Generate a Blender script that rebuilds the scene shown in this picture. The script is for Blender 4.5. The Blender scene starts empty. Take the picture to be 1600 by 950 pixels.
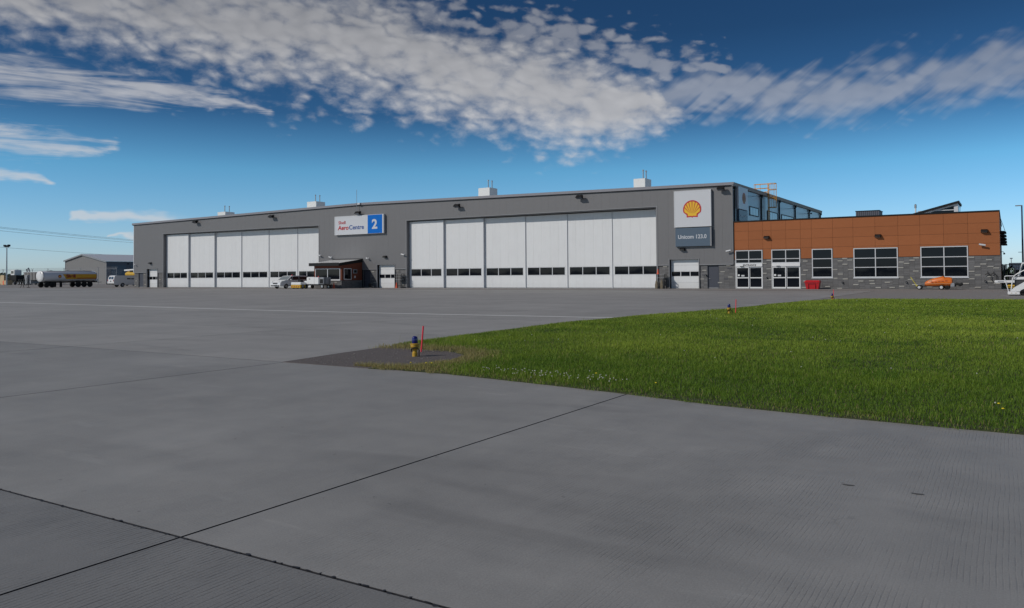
import bpy, math, random
import numpy as np
from mathutils import Vector, Matrix
R = math.radians
rnd = random.Random(7)
sc = bpy.context.scene
COL = sc.collection

# ------------------------------------------------------------------ camera
cam_d = bpy.data.cameras.new('camera'); cam = bpy.data.objects.new('camera', cam_d); COL.objects.link(cam)
cam.matrix_world = Matrix(((0.84888, 0.01952, 0.52823, 0), (0.52853, -0.01705, -0.84874, 0), (-0.00757, 0.99966, -0.02479, 1.5), (0, 0, 0, 1)))
cam_d.sensor_width = 36; cam_d.lens = 36 * 1244.5 / 1600
cam_d.shift_y = -75 / 1600
cam_d.clip_start = 0.05; cam_d.clip_end = 9000
sc.camera = cam

# ------------------------------------------------------------------ sun, sky, exposure
SUN_EL, SUN_DIR = 33, Vector((-0.60, -0.80, 0)).normalized()
EXPOSURE = -0.5
SKY_STRENGTH = 0.11
sun_d = bpy.data.lights.new('sun', 'SUN'); sun_d.energy = 3.1; sun_d.angle = R(0.6); sun_d.color = (1, .95, .88)
sun = bpy.data.objects.new('sun', sun_d); COL.objects.link(sun)
to_sun = Vector((SUN_DIR.x * math.cos(R(SUN_EL)), SUN_DIR.y * math.cos(R(SUN_EL)), math.sin(R(SUN_EL))))
sun.rotation_euler = to_sun.to_track_quat('Z', 'Y').to_euler()
sc.view_settings.view_transform = 'Standard'; sc.view_settings.look = 'None'
sc.view_settings.exposure = EXPOSURE; sc.view_settings.gamma = 1

world = bpy.data.worlds.new('World'); sc.world = world; world.use_nodes = True
NT = world.node_tree; NT.nodes.clear()


class S:                                   # a small wrapper so shader maths reads as maths
    nt = None
    def __init__(s, k): s.k = k
    @staticmethod
    def m(op, *a, clamp=False):
        n = S.nt.nodes.new('ShaderNodeMath'); n.operation = op; n.use_clamp = clamp
        for i, v in enumerate(a):
            if isinstance(v, S): S.nt.links.new(v.k, n.inputs[i])
            else: n.inputs[i].default_value = v
        return S(n.outputs[0])
    def __add__(s, o): return S.m('ADD', s, o)
    __radd__ = __add__
    def __mul__(s, o): return S.m('MULTIPLY', s, o)
    __rmul__ = __mul__
    def __sub__(s, o): return S.m('SUBTRACT', s, o)
    def __rsub__(s, o): return S.m('SUBTRACT', o, s)
    def __truediv__(s, o): return S.m('DIVIDE', s, o)
    def __rtruediv__(s, o): return S.m('DIVIDE', o, s)
def smax(a, b): return S.m('MAXIMUM', a, b)
def smin(a, b): return S.m('MINIMUM', a, b)
def clamp01(a): return S.m('ADD', a, 0.0, clamp=True)
def sstep(a):                              # smooth 0..1
    t = clamp01(a); return t * t * (3.0 - 2.0 * t)
def comb(x, y, z=0.0):
    n = S.nt.nodes.new('ShaderNodeCombineXYZ')
    for i, v in enumerate((x, y, z)):
        if isinstance(v, S): S.nt.links.new(v.k, n.inputs[i])
        else: n.inputs[i].default_value = v
    return S(n.outputs[0])
def noise(vec, scale, detail=4, rough=.5, dist=0.0):
    n = S.nt.nodes.new('ShaderNodeTexNoise'); n.inputs['Scale'].default_value = scale
    n.inputs['Detail'].default_value = detail; n.inputs['Roughness'].default_value = rough; n.inputs['Distortion'].default_value = dist
    S.nt.links.new(vec.k, n.inputs['Vector']); return S(n.outputs[0])
def mixc(fac, a, b):
    n = S.nt.nodes.new('ShaderNodeMix'); n.data_type = 'RGBA'
    for sock, v in ((n.inputs[0], fac), (n.inputs[6], a), (n.inputs[7], b)):
        if isinstance(v, S): S.nt.links.new(v.k, sock)
        elif isinstance(v, (int, float)): sock.default_value = v
        else: sock.default_value = (*v, 1)
    return S(n.outputs[2])

S.nt = NT
tc = NT.nodes.new('ShaderNodeTexCoord')
sep = NT.nodes.new('ShaderNodeSeparateXYZ'); NT.links.new(tc.outputs['Generated'], sep.inputs[0])
dx, dy, dz = (S(sep.outputs[i]) for i in range(3))
hor = S.m('SQRT', dx * dx + dy * dy)
az = S.m('ARCTAN2', dx, dy)
el = dz / smax(hor, .001)
zz = smax(dz, .03)
u, v = dx / zz, dy / zz
sky = NT.nodes.new('ShaderNodeTexSky'); sky.sky_type = 'NISHITA'; sky.sun_disc = False
sky.sun_elevation = R(SUN_EL); sky.sun_rotation = math.atan2(SUN_DIR.x, SUN_DIR.y)
sky.altitude = 650; sky.air_density = 1.0; sky.dust_density = .5; sky.ozone_density = 2.0
hs = NT.nodes.new('ShaderNodeGamma'); NT.links.new(sky.outputs[0], hs.inputs[0]); hs.inputs[1].default_value = 1.0
rmp = NT.nodes.new('ShaderNodeValToRGB'); NT.links.new(clamp01(el).k, rmp.inputs[0])   # clear-air tint: deep blue aloft, pale cyan at the horizon
for p_, c_ in ((.02, (.40, .52, .74)), (.13, (.22, .45, .58)), (.2, (.08, .185, .285)), (.3, (.056, .128, .20)), (1.0, (.06, .11, .175))):
    e_ = rmp.color_ramp.elements[0] if p_ == .02 else (rmp.color_ramp.elements[len(rmp.color_ramp.elements) - 1] if p_ == 1.0 else rmp.color_ramp.elements.new(p_))
    e_.position = p_; e_.color = (*c_, 1)
tint = NT.nodes.new('ShaderNodeMix'); tint.data_type = 'RGBA'; tint.blend_type = 'MULTIPLY'; tint.inputs[0].default_value = 1
NT.links.new(hs.outputs[0], tint.inputs[6]); NT.links.new(rmp.outputs[0], tint.inputs[7])
gain = NT.nodes.new('ShaderNodeVectorMath'); gain.operation = 'SCALE'; gain.inputs['Scale'].default_value = 2.3
NT.links.new(tint.outputs[2], gain.inputs[0])
skyc = S(gain.outputs[0])
vor = NT.nodes.new('ShaderNodeTexVoronoi'); vor.feature = 'SMOOTH_F1'; vor.inputs['Scale'].default_value = 1.0; vor.inputs['Smoothness'].default_value = .55
wv = noise(comb(az * 20.0, el * 30.0, 1.0), 1.0, 3, .5)
NT.links.new(comb(az * 46.0 + el * 22.0 + wv * 2.2, el * 84.0 + wv * 1.8, 0.0).k, vor.inputs['Vector'])
puff = .62 - S(vor.outputs['Distance'])
# cloud sheets: each a chain of (azimuth, tan elevation, half width)
uvp = comb(u, v, 0.0)
big = noise(uvp, .55, 3, .5)
cell = noise(comb(az * 30.0 + el * 9.0, el * 46.0, 0.0), .85, 4, .5, .55)
fine = noise(comb(az * 60.0, el * 95.0, 3.0), 1.3, 4, .6, .3)
streak = noise(comb((az * .80 + el * .6) * 9.0, (el * .8 - az * .6) * 62.0, 5.0), 1.0, 4, .5, .5)
wisp = noise(comb(az * 7.0 + el * 6.0, el * 70.0, 2.0), 1.0, 6, .65, .7)
warp_e = (noise(comb(az * 3.0, el * 6.0, 9.0), 2.2, 4, .6) - .5) * .075
warp_a = (noise(comb(az * 3.0, el * 6.0, 4.0), 2.2, 4, .6) - .5) * .10
A, E_ = az + warp_a, el + warp_e
def capsule(p, q):
    (ax, ay, ar), (bx, by, br) = p, q
    vx, vy = bx - ax, by - ay
    L2 = vx * vx + vy * vy
    t = clamp01(((A - ax) * vx + (E_ - ay) * vy) / L2)
    ddx = A - ax - t * vx; ddy = E_ - ay - t * vy
    r = t * (br - ar) + ar
    return 1.0 - S.m('SQRT', ddx * ddx + ddy * ddy) / r     # 1 in the middle, 0 at the rim
def chain(pts):
    o = None
    for p, q in zip(pts, pts[1:]):
        c = capsule(p, q); o = c if o is None else smax(o, c)
    return o
main = chain([(-2.4, .50, .20), (-1.30, .345, .085), (-.974, .322, .088), (-.70, .285, .092), (-.475, .218, .075), (-.39, .215, .05)])
thin = chain([(-.44, .228, .05), (-.24, .216, .040), (-.08, .215, .045), (.10, .222, .055), (.9, .24, .09)])
scat = chain([(-.72, .33, .05), (-.5, .30, .055), (-.30, .25, .03)])
wis = chain([(-1.5, .19, .05), (-1.13, .216, .032), (-1.02, .211, .026), (-.87, .205, .009)])
wis = smax(wis, chain([(-1.5, .12, .04), (-1.13, .140, .022), (-1.02, .146, .010)]))
wis = smax(wis, chain([(-1.5, .09, .03), (-1.13, .107, .010), (-1.09, .106, .004)]))
low = chain([(-1.075, .070, .003), (-1.02, .064, .009), (-.86, .056, .010), (-.6, .05, .004)])
low2 = chain([(-1.04, .040, .002), (-.96, .038, .005), (-.86, .037, .003)])
c1 = sstep((main * 1.6 + puff * 1.2 + (cell - .5) * 1.15 + (fine - .5) * 1.1 + (big - .5) * .9 + .06) * .56)
c2 = sstep((thin * 1.3 + puff * .7 + (cell - .5) * .5 + (streak - .5) * 1.8 - .18) * .9) * .5
c3 = sstep((scat * .9 + puff * 1.6 + (cell - .5) * 1.8 + (fine - .5) * .8 - .42) * 1.3) * .5
c4 = sstep((wis * .9 + (wisp - .5) * 3.2 - .04) * .85) * .75
c5 = sstep((smax(low, low2) * .7 + (wisp - .5) * 1.3 + .18) * 1.1) * .75
dens = clamp01(smax(smax(c1, c2), smax(smax(c3, c4), c5)))
fill_cloud = noise(comb(u * .55, v * .8, 7.0), .9, 5, .6, .6)            # unseen cloud field added outside the view to raise ambient light
outm = clamp01(smax(sstep((el - .40) * 7.0), sstep((S.m('ABSOLUTE', az + .55) - 1.0) * 3.0)) )
c6 = sstep((fill_cloud - .42) * 5.0) * outm * .8
dens = smax(dens, c6)
dens = dens * sstep((el - .02) * 60.0)
thick = clamp01(smax(main, 0.0) * 1.2) * (.55 + .45 * big)
ccol = mixc(clamp01(thick * .38 + (cell - .45) * .4 - puff * .25 - .06 + (el - .17) * 4.0 + smax(az + .42, 0.0) * .9), (8.2, 8.1, 8.15), (3.5, 3.55, 3.75))
final = mixc(dens * .84, skyc, ccol)
bg = NT.nodes.new('ShaderNodeBackground'); bg.inputs['Strength'].default_value = SKY_STRENGTH
NT.links.new(final.k, bg.inputs['Color'])
wo = NT.nodes.new('ShaderNodeOutputWorld'); NT.links.new(bg.outputs[0], wo.inputs['Surface'])

# ------------------------------------------------------------------ helpers
class MB:
    def __init__(s): s.v = []; s.f = []; s.m = []; s.mi = 0
    def add(s, vs, fs):
        b = len(s.v); s.v += [tuple(p) for p in vs]
        for f in fs: s.f.append([b + i for i in f]); s.m.append(s.mi)
        return s
    def box(s, x0, x1, y0, y1, z0, z1):
        if x0 > x1: x0, x1 = x1, x0
        if y0 > y1: y0, y1 = y1, y0
        if z0 > z1: z0, z1 = z1, z0
        return s.add([(x, y, z) for z in (z0, z1) for x, y in ((x0, y0), (x1, y0), (x1, y1), (x0, y1))],
                     [(3, 2, 1, 0), (4, 5, 6, 7), (0, 1, 5, 4), (1, 2, 6, 5), (2, 3, 7, 6), (3, 0, 4, 7)])
    def cbox(s, x0, x1, y0, y1, z0, z1, c=.02):       # box with chamfered vertical and top edges
        def ring(d, z, e): return [(x0 + d + e, y0 + d, z), (x1 - d - e, y0 + d, z), (x1 - d, y0 + d + e, z), (x1 - d, y1 - d - e, z), (x1 - d - e, y1 - d, z), (x0 + d + e, y1 - d, z), (x0 + d, y1 - d - e, z), (x0 + d, y0 + d + e, z)]
        vs = ring(c, z0, c) + ring(0, z0 + c, c) + ring(0, z1 - c, c) + ring(c, z1, c)
        fs = [tuple(range(7, -1, -1)), tuple(range(24, 32))]
        for k in range(3):
            for i in range(8): j = (i + 1) % 8; fs.append((k * 8 + i, k * 8 + j, k * 8 + 8 + j, k * 8 + 8 + i))
        return s.add(vs, fs)
    def prism(s, poly, a0, a1, axis='y'):             # poly: counter-clockwise pairs in the two other axes
        def P(p, a):
            return {'y': (p[0], a, p[1]), 'x': (a, p[0], p[1]), 'z': (p[0], p[1], a)}[axis]
        n = len(poly); vs = [P(p, a0) for p in poly] + [P(p, a1) for p in poly]
        fs = [tuple(range(n)), tuple(range(2 * n - 1, n - 1, -1))] + [(i, i + n, (i + 1) % n + n, (i + 1) % n) for i in range(n)]
        return s.add(vs, fs)
    def loft(s, rings, caps=True, closed=True):
        n = len(rings[0]); vs = [p for r in rings for p in r]; fs = []
        for k in range(len(rings) - 1):
            for i in range(n if closed else n - 1):
                j = (i + 1) % n; fs.append((k * n + i, k * n + j, (k + 1) * n + j, (k + 1) * n + i))
        if caps and closed: fs += [tuple(range(n - 1, -1, -1)), tuple(range((len(rings) - 1) * n, len(rings) * n))]
        return s.add(vs, fs)
    def tube(s, pts, r, n=8):
        pts = [Vector(p) for p in pts]; rings = []
        rr = r if isinstance(r, (list, tuple)) else [r] * len(pts)
        for i, p in enumerate(pts):
            d = (pts[min(i + 1, len(pts) - 1)] - pts[max(i - 1, 0)]).normalized()
            a = Vector((0, 0, 1)) if abs(d.z) < .9 else Vector((1, 0, 0))
            e1 = d.cross(a).normalized(); e2 = d.cross(e1)
            rings.append([p + rr[i] * (math.cos(t) * e1 + math.sin(t) * e2) for t in [2 * math.pi * k / n for k in range(n)]])
        return s.loft(rings)
    def lathe(s, c, prof, n=16, axis='z'):            # prof: (radius, height)
        c = Vector(c); rings = []
        for r, h in prof:
            ring = []
            for k in range(n):
                t = 2 * math.pi * k / n; a, b = r * math.cos(t), r * math.sin(t)
                ring.append(c + Vector({'z': (a, b, h), 'y': (a, h, b), 'x': (h, a, b)}[axis]))
            rings.append(ring)
        return s.loft(rings)
    def build(s, name, mats, parent=None, smooth=False, loc=None):
        if not isinstance(mats, (list, tuple)): mats = [mats]
        o = Vector((0, 0, 0))
        if parent is not None: o = WL[parent]
        if loc is not None: o = Vector(loc)
        me = bpy.data.meshes.new(name)
        me.from_pydata([(p[0] - o.x, p[1] - o.y, p[2] - o.z) for p in s.v], [], s.f)
        for m in mats: me.materials.append(m)
        if len(mats) > 1: me.polygons.foreach_set('material_index', s.m)
        me.update()
        import bmesh
        bm = bmesh.new(); bm.from_mesh(me); bmesh.ops.recalc_face_normals(bm, faces=bm.faces); bm.to_mesh(me); bm.free()
        if smooth:
            me.polygons.foreach_set('use_smooth', [True] * len(me.polygons)); me.set_sharp_from_angle(angle=R(38))
        ob = bpy.data.objects.new(name, me); COL.objects.link(ob)
        WL[ob] = o
        if parent is not None:
            ob.parent = parent
            if loc is not None: ob.location = o - WL[parent]
        else: ob.location = o
        return ob
WL = {}
def empty(name, loc, label, cat, group=None):
    o = bpy.data.objects.new(name, None); COL.objects.link(o); o.location = loc; o.empty_display_size = .3
    WL[o] = Vector(loc); return tag(o, label, cat, group)
def tag(o, label=None, cat=None, group=None, kind=None):
    if label: o['label'] = label
    if cat: o['category'] = cat
    if group: o['group'] = group
    if kind: o['kind'] = kind
    return o
def piece(name, mesh_ob, parent, loc):                # another piece sharing mesh data; loc in world coordinates
    o = mesh_ob.copy(); o.name = name; COL.objects.link(o); o.parent = parent
    o.location = Vector(loc) - WL[parent]; WL[o] = Vector(loc); return o
def copy_tree(o, parent=None, delta=(0, 0, 0)):
    c = o.copy(); COL.objects.link(c); WL[c] = WL[o] + Vector(delta)
    if parent is not None: c.parent = parent
    else: c.location = o.location + Vector(delta)
    for ch in list(o.children): copy_tree(ch, c, delta)
    return c
def text(name, body, mat, parent, origin, size, rot=(R(90), 0, 0), offset=0.0, align='LEFT', shear=0.0, ex=.004, sx=1.0, width=None):
    cu = bpy.data.curves.new(name, 'FONT'); cu.body = body; cu.size = size; cu.offset = offset; cu.align_x = align; cu.shear = shear; cu.extrude = ex
    t = bpy.data.objects.new(name, cu); COL.objects.link(t)
    bpy.context.view_layer.update()
    me = bpy.data.meshes.new_from_object(t.evaluated_get(bpy.context.evaluated_depsgraph_get()))
    bpy.data.objects.remove(t)
    me.materials.clear(); me.materials.append(mat)
    if width: xs_ = [v_.co.x for v_ in me.vertices]; sx = width / (max(xs_) - min(xs_))
    o = bpy.data.objects.new(name, me); COL.objects.link(o); o.rotation_euler = rot; o.scale = (sx, 1, 1)
    o.parent = parent; o.location = Vector(origin) - WL[parent]; WL[o] = Vector(origin); return o

# ------------------------------------------------------------------ materials
def mat(name, col, rough=.6, metal=0.0, var=0.0, vscale=3.0, bump=0.0, bscale=40.0, spec=.5, col2=None, island=0.0, coat=0.0, obrand=0.0):
    m = bpy.data.materials.new(name); m.use_nodes = True; nt = m.node_tree; b = nt.nodes['Principled BSDF']; S.nt = nt
    b.inputs['Roughness'].default_value = rough; b.inputs['Metallic'].default_value = metal; b.inputs['Specular IOR Level'].default_value = spec
    b.inputs['Coat Weight'].default_value = coat
    geo = nt.nodes.new('ShaderNodeNewGeometry'); pos = S(geo.outputs['Position'])
    b.inputs['Base Color'].default_value = (*col, 1)
    if var or island or obrand:
        f = None
        if var: f = (noise(pos, vscale, 5, .6) - .5) * (2.2 * var)
        if island:
            g = (S(geo.outputs['Random Per Island']) - .5) * (2 * island); f = g if f is None else f + g
        if obrand:
            oi = nt.nodes.new('ShaderNodeObjectInfo'); g = (S(oi.outputs['Random']) - .5) * (2 * obrand); f = g if f is None else f + g
        c2 = col2 or tuple(c * 1.0 for c in col)
        lo = tuple(max(0, c * .0) for c in col)
        if col2: out = mixc(clamp01(f + .5), col, col2)
        else:
            mul = nt.nodes.new('ShaderNodeVectorMath'); mul.operation = 'SCALE'; mul.inputs[0].default_value = col
            nt.links.new((f + 1.0).k, mul.inputs['Scale']); out = S(mul.outputs[0])
        nt.links.new(out.k, b.inputs['Base Color'])
    if bump:
        bp = nt.nodes.new('ShaderNodeBump'); bp.inputs['Strength'].default_value = bump; bp.inputs['Distance'].default_value = .01
        nt.links.new(noise(pos, bscale, 4, .6).k, bp.inputs['Height']); nt.links.new(bp.outputs[0], b.inputs['Normal'])
    return m
M = {}
M['white'] = mat('white_paint', (.80, .80, .80), .4, var=.03)
M['white_trim'] = mat('white_aluminium', (.62, .63, .65), .4, var=.03)
_dw = mat('door_panel_white', (.76, .765, .77), .5, var=.035, vscale=.9, obrand=.012)
def streaked(m, amt):
    nt = m.node_tree; S.nt = nt; b = nt.nodes['Principled BSDF']; lk = b.inputs['Base Color'].links[0]; src = S(lk.from_socket)
    geo = nt.nodes.new('ShaderNodeNewGeometry'); sp = nt.nodes.new('ShaderNodeSeparateXYZ'); nt.links.new(geo.outputs['Position'], sp.inputs[0]); x, z = S(sp.outputs[0]), S(sp.outputs[2])
    st_ = noise(comb(x * 4.5, z * .22, 1.0), 1.0, 5, .65); spl = clamp01(1.0 - z / (.25 + noise(comb(x * 1.3, 0.0, 2.0), 1.0, 4, .6) * 1.1))
    f = clamp01(clamp01((st_ - .50) * 2.6) * amt + spl * .22)
    nt.links.new(mixc(f, src, (.30, .29, .27)).k, b.inputs['Base Color']); return m
M['door_white'] = streaked(_dw, .12)
M['clad'] = mat('grey_cladding', (.175, .173, .180), .5, var=.04, vscale=.7, obrand=.03)
M['clad_dark'] = mat('dark_reveal', (.05, .05, .055), .6)
M['trim'] = mat('grey_trim', (.24, .24, .25), .45)
M['fascia'] = mat('fascia_cap', (.26, .255, .28), .4)
M['black'] = mat('black_metal', (.012, .012, .013), .55, spec=.25)
M['rubber'] = mat('rubber', (.02, .02, .02), .85)
M['steel'] = mat('galvanised_steel', (.45, .46, .47), .4, metal=.7, var=.06)
M['grey_metal'] = mat('grey_metal', (.30, .31, .33), .45, var=.04)
M['door_dark'] = mat('dark_steel_door', (.055, .06, .08), .5, var=.05)
M['brown'] = mat('rust_brown_panel', (.355, .123, .047), .65, spec=.2, var=.05, vscale=1.4, obrand=.045)
M['redbrown'] = mat('red_brown_siding', (.20, .062, .036), .65, spec=.2, var=.06)
M['brick'] = mat('grey_brick', (.15, .147, .148), .8, island=.2, var=.12, vscale=14, bump=.25, bscale=60)
M['accent'] = mat('pale_stone', (.40, .385, .35), .8, var=.1, vscale=9, obrand=.1, bump=.2, bscale=50)
M['accent_dark'] = mat('charcoal_stone', (.09, .09, .105), .8, var=.1, vscale=9)
M['mortar'] = mat('mortar', (.10, .10, .10), .9)
M['red'] = mat('red_plastic', (.50, .012, .018), .4, var=.04)
M['orange'] = mat('orange_shell', (.75, .17, .015), .33, var=.05, coat=.3)
M['orange_dark'] = mat('orange_print', (.38, .06, .01), .5)
M['cone'] = mat('cone_orange', (.85, .12, .04), .5)
M['marker'] = mat('marker_red', (.92, .05, .08), .5)
M['yellow'] = mat('yellow_paint', (.62, .37, .025), .45, var=.07, vscale=12)
M['bright_yellow'] = mat('bright_yellow', (.65, .55, .03), .45)
M['lampyellow'] = mat('fixture_yellow', (.55, .33, .03), .45, var=.12, vscale=25)
M['ladder'] = mat('safety_orange', (.70, .32, .02), .5)
M['blue'] = mat('sign_blue', (.001, .15, .58), .45, spec=.15)
M['slate'] = mat('sign_slate', (.085, .125, .175), .4)
M['sign_white'] = mat('sign_white', (.62, .63, .66), .35)
M['maroon'] = mat('maroon_print', (.35, .008, .02), .5)
M['text_red'] = mat('sign_red', (.50, .01, .02), .5)
M['text_blue'] = mat('print_blue', (.01, .07, .30), .5)
M['shell_yellow'] = mat('emblem_yellow', (.85, .50, .015), .45)
M['tank_white'] = mat('tank_enamel', (.78, .79, .82), .22, var=.04, coat=.4)
M['tank_band'] = mat('tank_band_yellow', (.80, .42, .02), .35, var=.04)
M['car_white'] = mat('car_white', (.85, .85, .85), .25, coat=.5)
M['shed'] = mat('shed_cladding', (.23, .22, .215), .55, var=.05)
M['shed_shade'] = mat('shed_side_shaded', (.10, .115, .15), .5)  # same shed cladding, darkened and blued: the side's shade put into the colour
M['roof_white'] = mat('white_metal_roof', (.93, .93, .93), .30, metal=.45, spec=.9)
M['rtu'] = mat('rooftop_unit_paint', (.70, .71, .70), .5, var=.04)
M['tan'] = mat('tan_box', (.55, .42, .25), .7, var=.1)
M['wood'] = mat('weathered_wood', (.16, .13, .09), .8, var=.15)
M['hedge'] = mat('leaf_green', (.045, .075, .03), .8, var=.3, vscale=.5)
M['blueglass_lamp'] = mat('cobalt_glass', (.012, .016, .16), .12, spec=.7)
M['headlight'] = mat('headlight_glass', (.55, .57, .6), .1)
M['white_flower'] = mat('white_flower', (.52, .52, .43), .8)
M['yellow_flower'] = mat('yellow_flower', (.8, .62, .02), .8)
def glass(name, tint, spec=.5, rough=.05):
    m = mat(name, tint, rough, spec=spec); return m
M['glass'] = glass('window_glass', (.005, .007, .012), .20, .03)
M['glass_blue'] = glass('side_glass', (.06, .09, .13), .8, .05)
M['car_glass'] = glass('car_glass', (.02, .023, .028), .6, .05)
M['windscreen'] = glass('windscreen_glass', (.22, .25, .26), .9, .08)

def ribbed(name, col, period, strength, axis='x', obrand=.0):
    m = mat(name, col, .5, var=.035, vscale=.8, obrand=obrand); nt = m.node_tree; S.nt = nt; b = nt.nodes['Principled BSDF']
    geo = nt.nodes.new('ShaderNodeNewGeometry'); sp = nt.nodes.new('ShaderNodeSeparateXYZ'); nt.links.new(geo.outputs['Position'], sp.inputs[0])
    c = S(sp.outputs['XYZ'.index(axis.upper())])
    w = S.m('SINE', c * (2 * math.pi / period)); h = clamp01(w * 3.0 + .5)
    bp = nt.nodes.new('ShaderNodeBump'); bp.inputs['Strength'].default_value = strength; bp.inputs['Distance'].default_value = .012
    nt.links.new(h.k, bp.inputs['Height']); nt.links.new(bp.outputs[0], b.inputs['Normal']); return m
M['clad_rib'] = ribbed('ribbed_grey_cladding', (.172, .169, .174), .15, .3, 'x', .006)
M['side_rib_shade'] = ribbed('ribbed_side_cladding_shade_tint', (.20, .215, .245), .30, .5, 'y')  # same cladding as the front, its bluish sky-lit shade put into the colour
M['side_rib_shade'].node_tree.nodes['Principled BSDF'].inputs['Roughness'].default_value = .28; M['side_rib_shade'].node_tree.nodes['Principled BSDF'].inputs['Metallic'].default_value = .35
M['shed_rib'] = ribbed('ribbed_shed_wall', (.23, .22, .215), .6, 1, 'x')

def concrete(name, base, groove, gr_period=.028):
    m = bpy.data.materials.new(name); m.use_nodes = True; nt = m.node_tree; b = nt.nodes['Principled BSDF']; S.nt = nt
    geo = nt.nodes.new('ShaderNodeNewGeometry'); pos = S(geo.outputs['Position'])
    sp = nt.nodes.new('ShaderNodeSeparateXYZ'); nt.links.new(geo.outputs['Position'], sp.inputs[0]); x, y = S(sp.outputs[0]), S(sp.outputs[1])
    oi = nt.nodes.new('ShaderNodeObjectInfo'); ornd = S(oi.outputs['Random'])
    n1 = noise(pos, .35, 6, .62, .4); n2 = noise(pos, 2.3, 6, .65); n3 = noise(pos, 90.0, 3, .7); n4 = noise(comb(x * 1.0, y * .10), 1.6, 5, .6, .3)
    n5 = noise(comb(x * .10, y * 1.0), 1.1, 5, .6, .3)
    tone = 1.0 + (n1 - .5) * .62 + (n2 - .5) * .36 + (n3 - .5) * .75 + (n4 - .5) * .22 + (n5 - .5) * .24 + (ornd - .5) * .10
    spots = sstep((noise(pos, 11.0, 2, .5) - .73) * 18.0) * .30
    tyre = sstep((noise(comb(x * .25, y * .9, 7.0), .8, 4, .5, .8) - .60) * 9.0) * .13
    cv_ = nt.nodes.new('ShaderNodeTexVoronoi'); cv_.feature = 'DISTANCE_TO_EDGE'; cv_.inputs['Scale'].default_value = .22
    nt.links.new(comb(x + noise(pos, .9, 4, .6) * 2.2, y * 1.3 + noise(comb(y, x), .9, 4, .6) * 2.2).k, cv_.inputs['Vector'])
    crack = clamp01(1.0 - S(cv_.outputs['Distance']) * 330.0) * sstep((noise(comb(x, y, 4.0), .33, 3, .5) - .56) * 9.0) * .15
    scuff = sstep((noise(comb(x * .6 + y * .25, y * 3.2, 2.0), 1.1, 5, .6, .4) - .62) * 9.0) * .12
    wob = noise(pos, 1.3, 3, .5)
    g = S.m('SINE', (x + (wob - .5) * .03) * (2 * math.pi / gr_period))
    patch = sstep((noise(pos, .55, 4, .6, .6) - .36) * 4.0); brk = noise(comb(x * 30.0, y * 5.0), 1.0, 4, .7)
    gd = clamp01(g * 1.5 - .9 + (brk - .5) * 3.6) * patch
    sc_ = S.nt.nodes.new('ShaderNodeVectorMath'); sc_.operation = 'SCALE'; sc_.inputs[0].default_value = base
    nt.links.new(((tone + scuff) * (1.0 - spots) * (1.0 - tyre) * (1.0 - crack) * (1.0 - gd * (.35 * groove))).k, sc_.inputs['Scale'])
    nt.links.new(sc_.outputs[0], b.inputs['Base Color'])
    b.inputs['Roughness'].default_value = .62; b.inputs['Specular IOR Level'].default_value = .55
    nt.links.new((.50 + n2 * .22).k, b.inputs['Roughness'])
    hgt = n3 * .5 - gd * (1.6 * groove) + n2 * .3
    bp = nt.nodes.new('ShaderNodeBump'); bp.inputs['Strength'].default_value = .45; bp.inputs['Distance'].default_value = .004
    nt.links.new(hgt.k, bp.inputs['Height']); nt.links.new(bp.outputs[0], b.inputs['Normal']); return m
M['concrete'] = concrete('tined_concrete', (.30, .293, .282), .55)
M['concrete_near'] = concrete('deeply_tined_dimmed_concrete', (.215, .212, .208), 1.2, .034)  # deeper grooves; nearer rows also darkened in base colour, painting in foreground light falloff
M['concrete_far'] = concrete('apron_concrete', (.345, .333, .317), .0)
M['asphalt'] = mat('asphalt', (.27, .25, .235), .85, var=.12, vscale=1.2, bump=.12, bscale=40)
M['asphalt_patch'] = mat('gravelly_asphalt', (.125, .108, .103), .9, var=1.0, vscale=52, bump=.5, bscale=55)
M['sealant'] = mat('joint_sealant', (.02, .02, .024), .6)
M['line'] = mat('road_paint', (.75, .75, .73), .7, var=.15, vscale=2)
M['soil'] = mat('soil_under_grass', (.045, .055, .02), .95, var=.3, vscale=3, bump=.5, bscale=30)
M['field'] = mat('field_ground', (.09, .12, .045), .95, var=.25, vscale=.02)

# ------------------------------------------------------------------ ground
def sheet(name, poly, z, m, kind='structure', t=None):
    b = MB()
    if t: b.prism(poly, z - t, z, 'z')
    else: b.add([(x, y, z) for x, y in poly], [tuple(range(len(poly)))])
    o = b.build(name, m); o['kind'] = kind; return o
sheet('ground', [(-4000, -600), (4000, -600), (4000, 6000), (-4000, 6000)], -.12, M['field'])
apron = bpy.data.objects.new('apron', None); COL.objects.link(apron); WL[apron] = Vector((0, 0, 0)); apron['kind'] = 'structure'
apb = MB().prism([(-108, -14), (24, -14), (24, 9.95), (-10.905, 9.95), (-10.905, 43.8), (-10.905, 72.4), (-108, 72.4)], -.10, -.0045, 'z').build('joint_bed', M['sealant'], apron)
cols = [-106.4] + [-4.1 + 6.82 * k for k in range(-14, 4)] + [23.0]
cols = sorted(set(round(c, 3) for c in cols if c > -107))
rows = [-13.6, -3.95, 2.93, 9.88, 16.35, 23.1, 30.0, 36.9, 43.8, 50.7, 57.6, 64.5, 71.6]
slab_cache = {}
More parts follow.
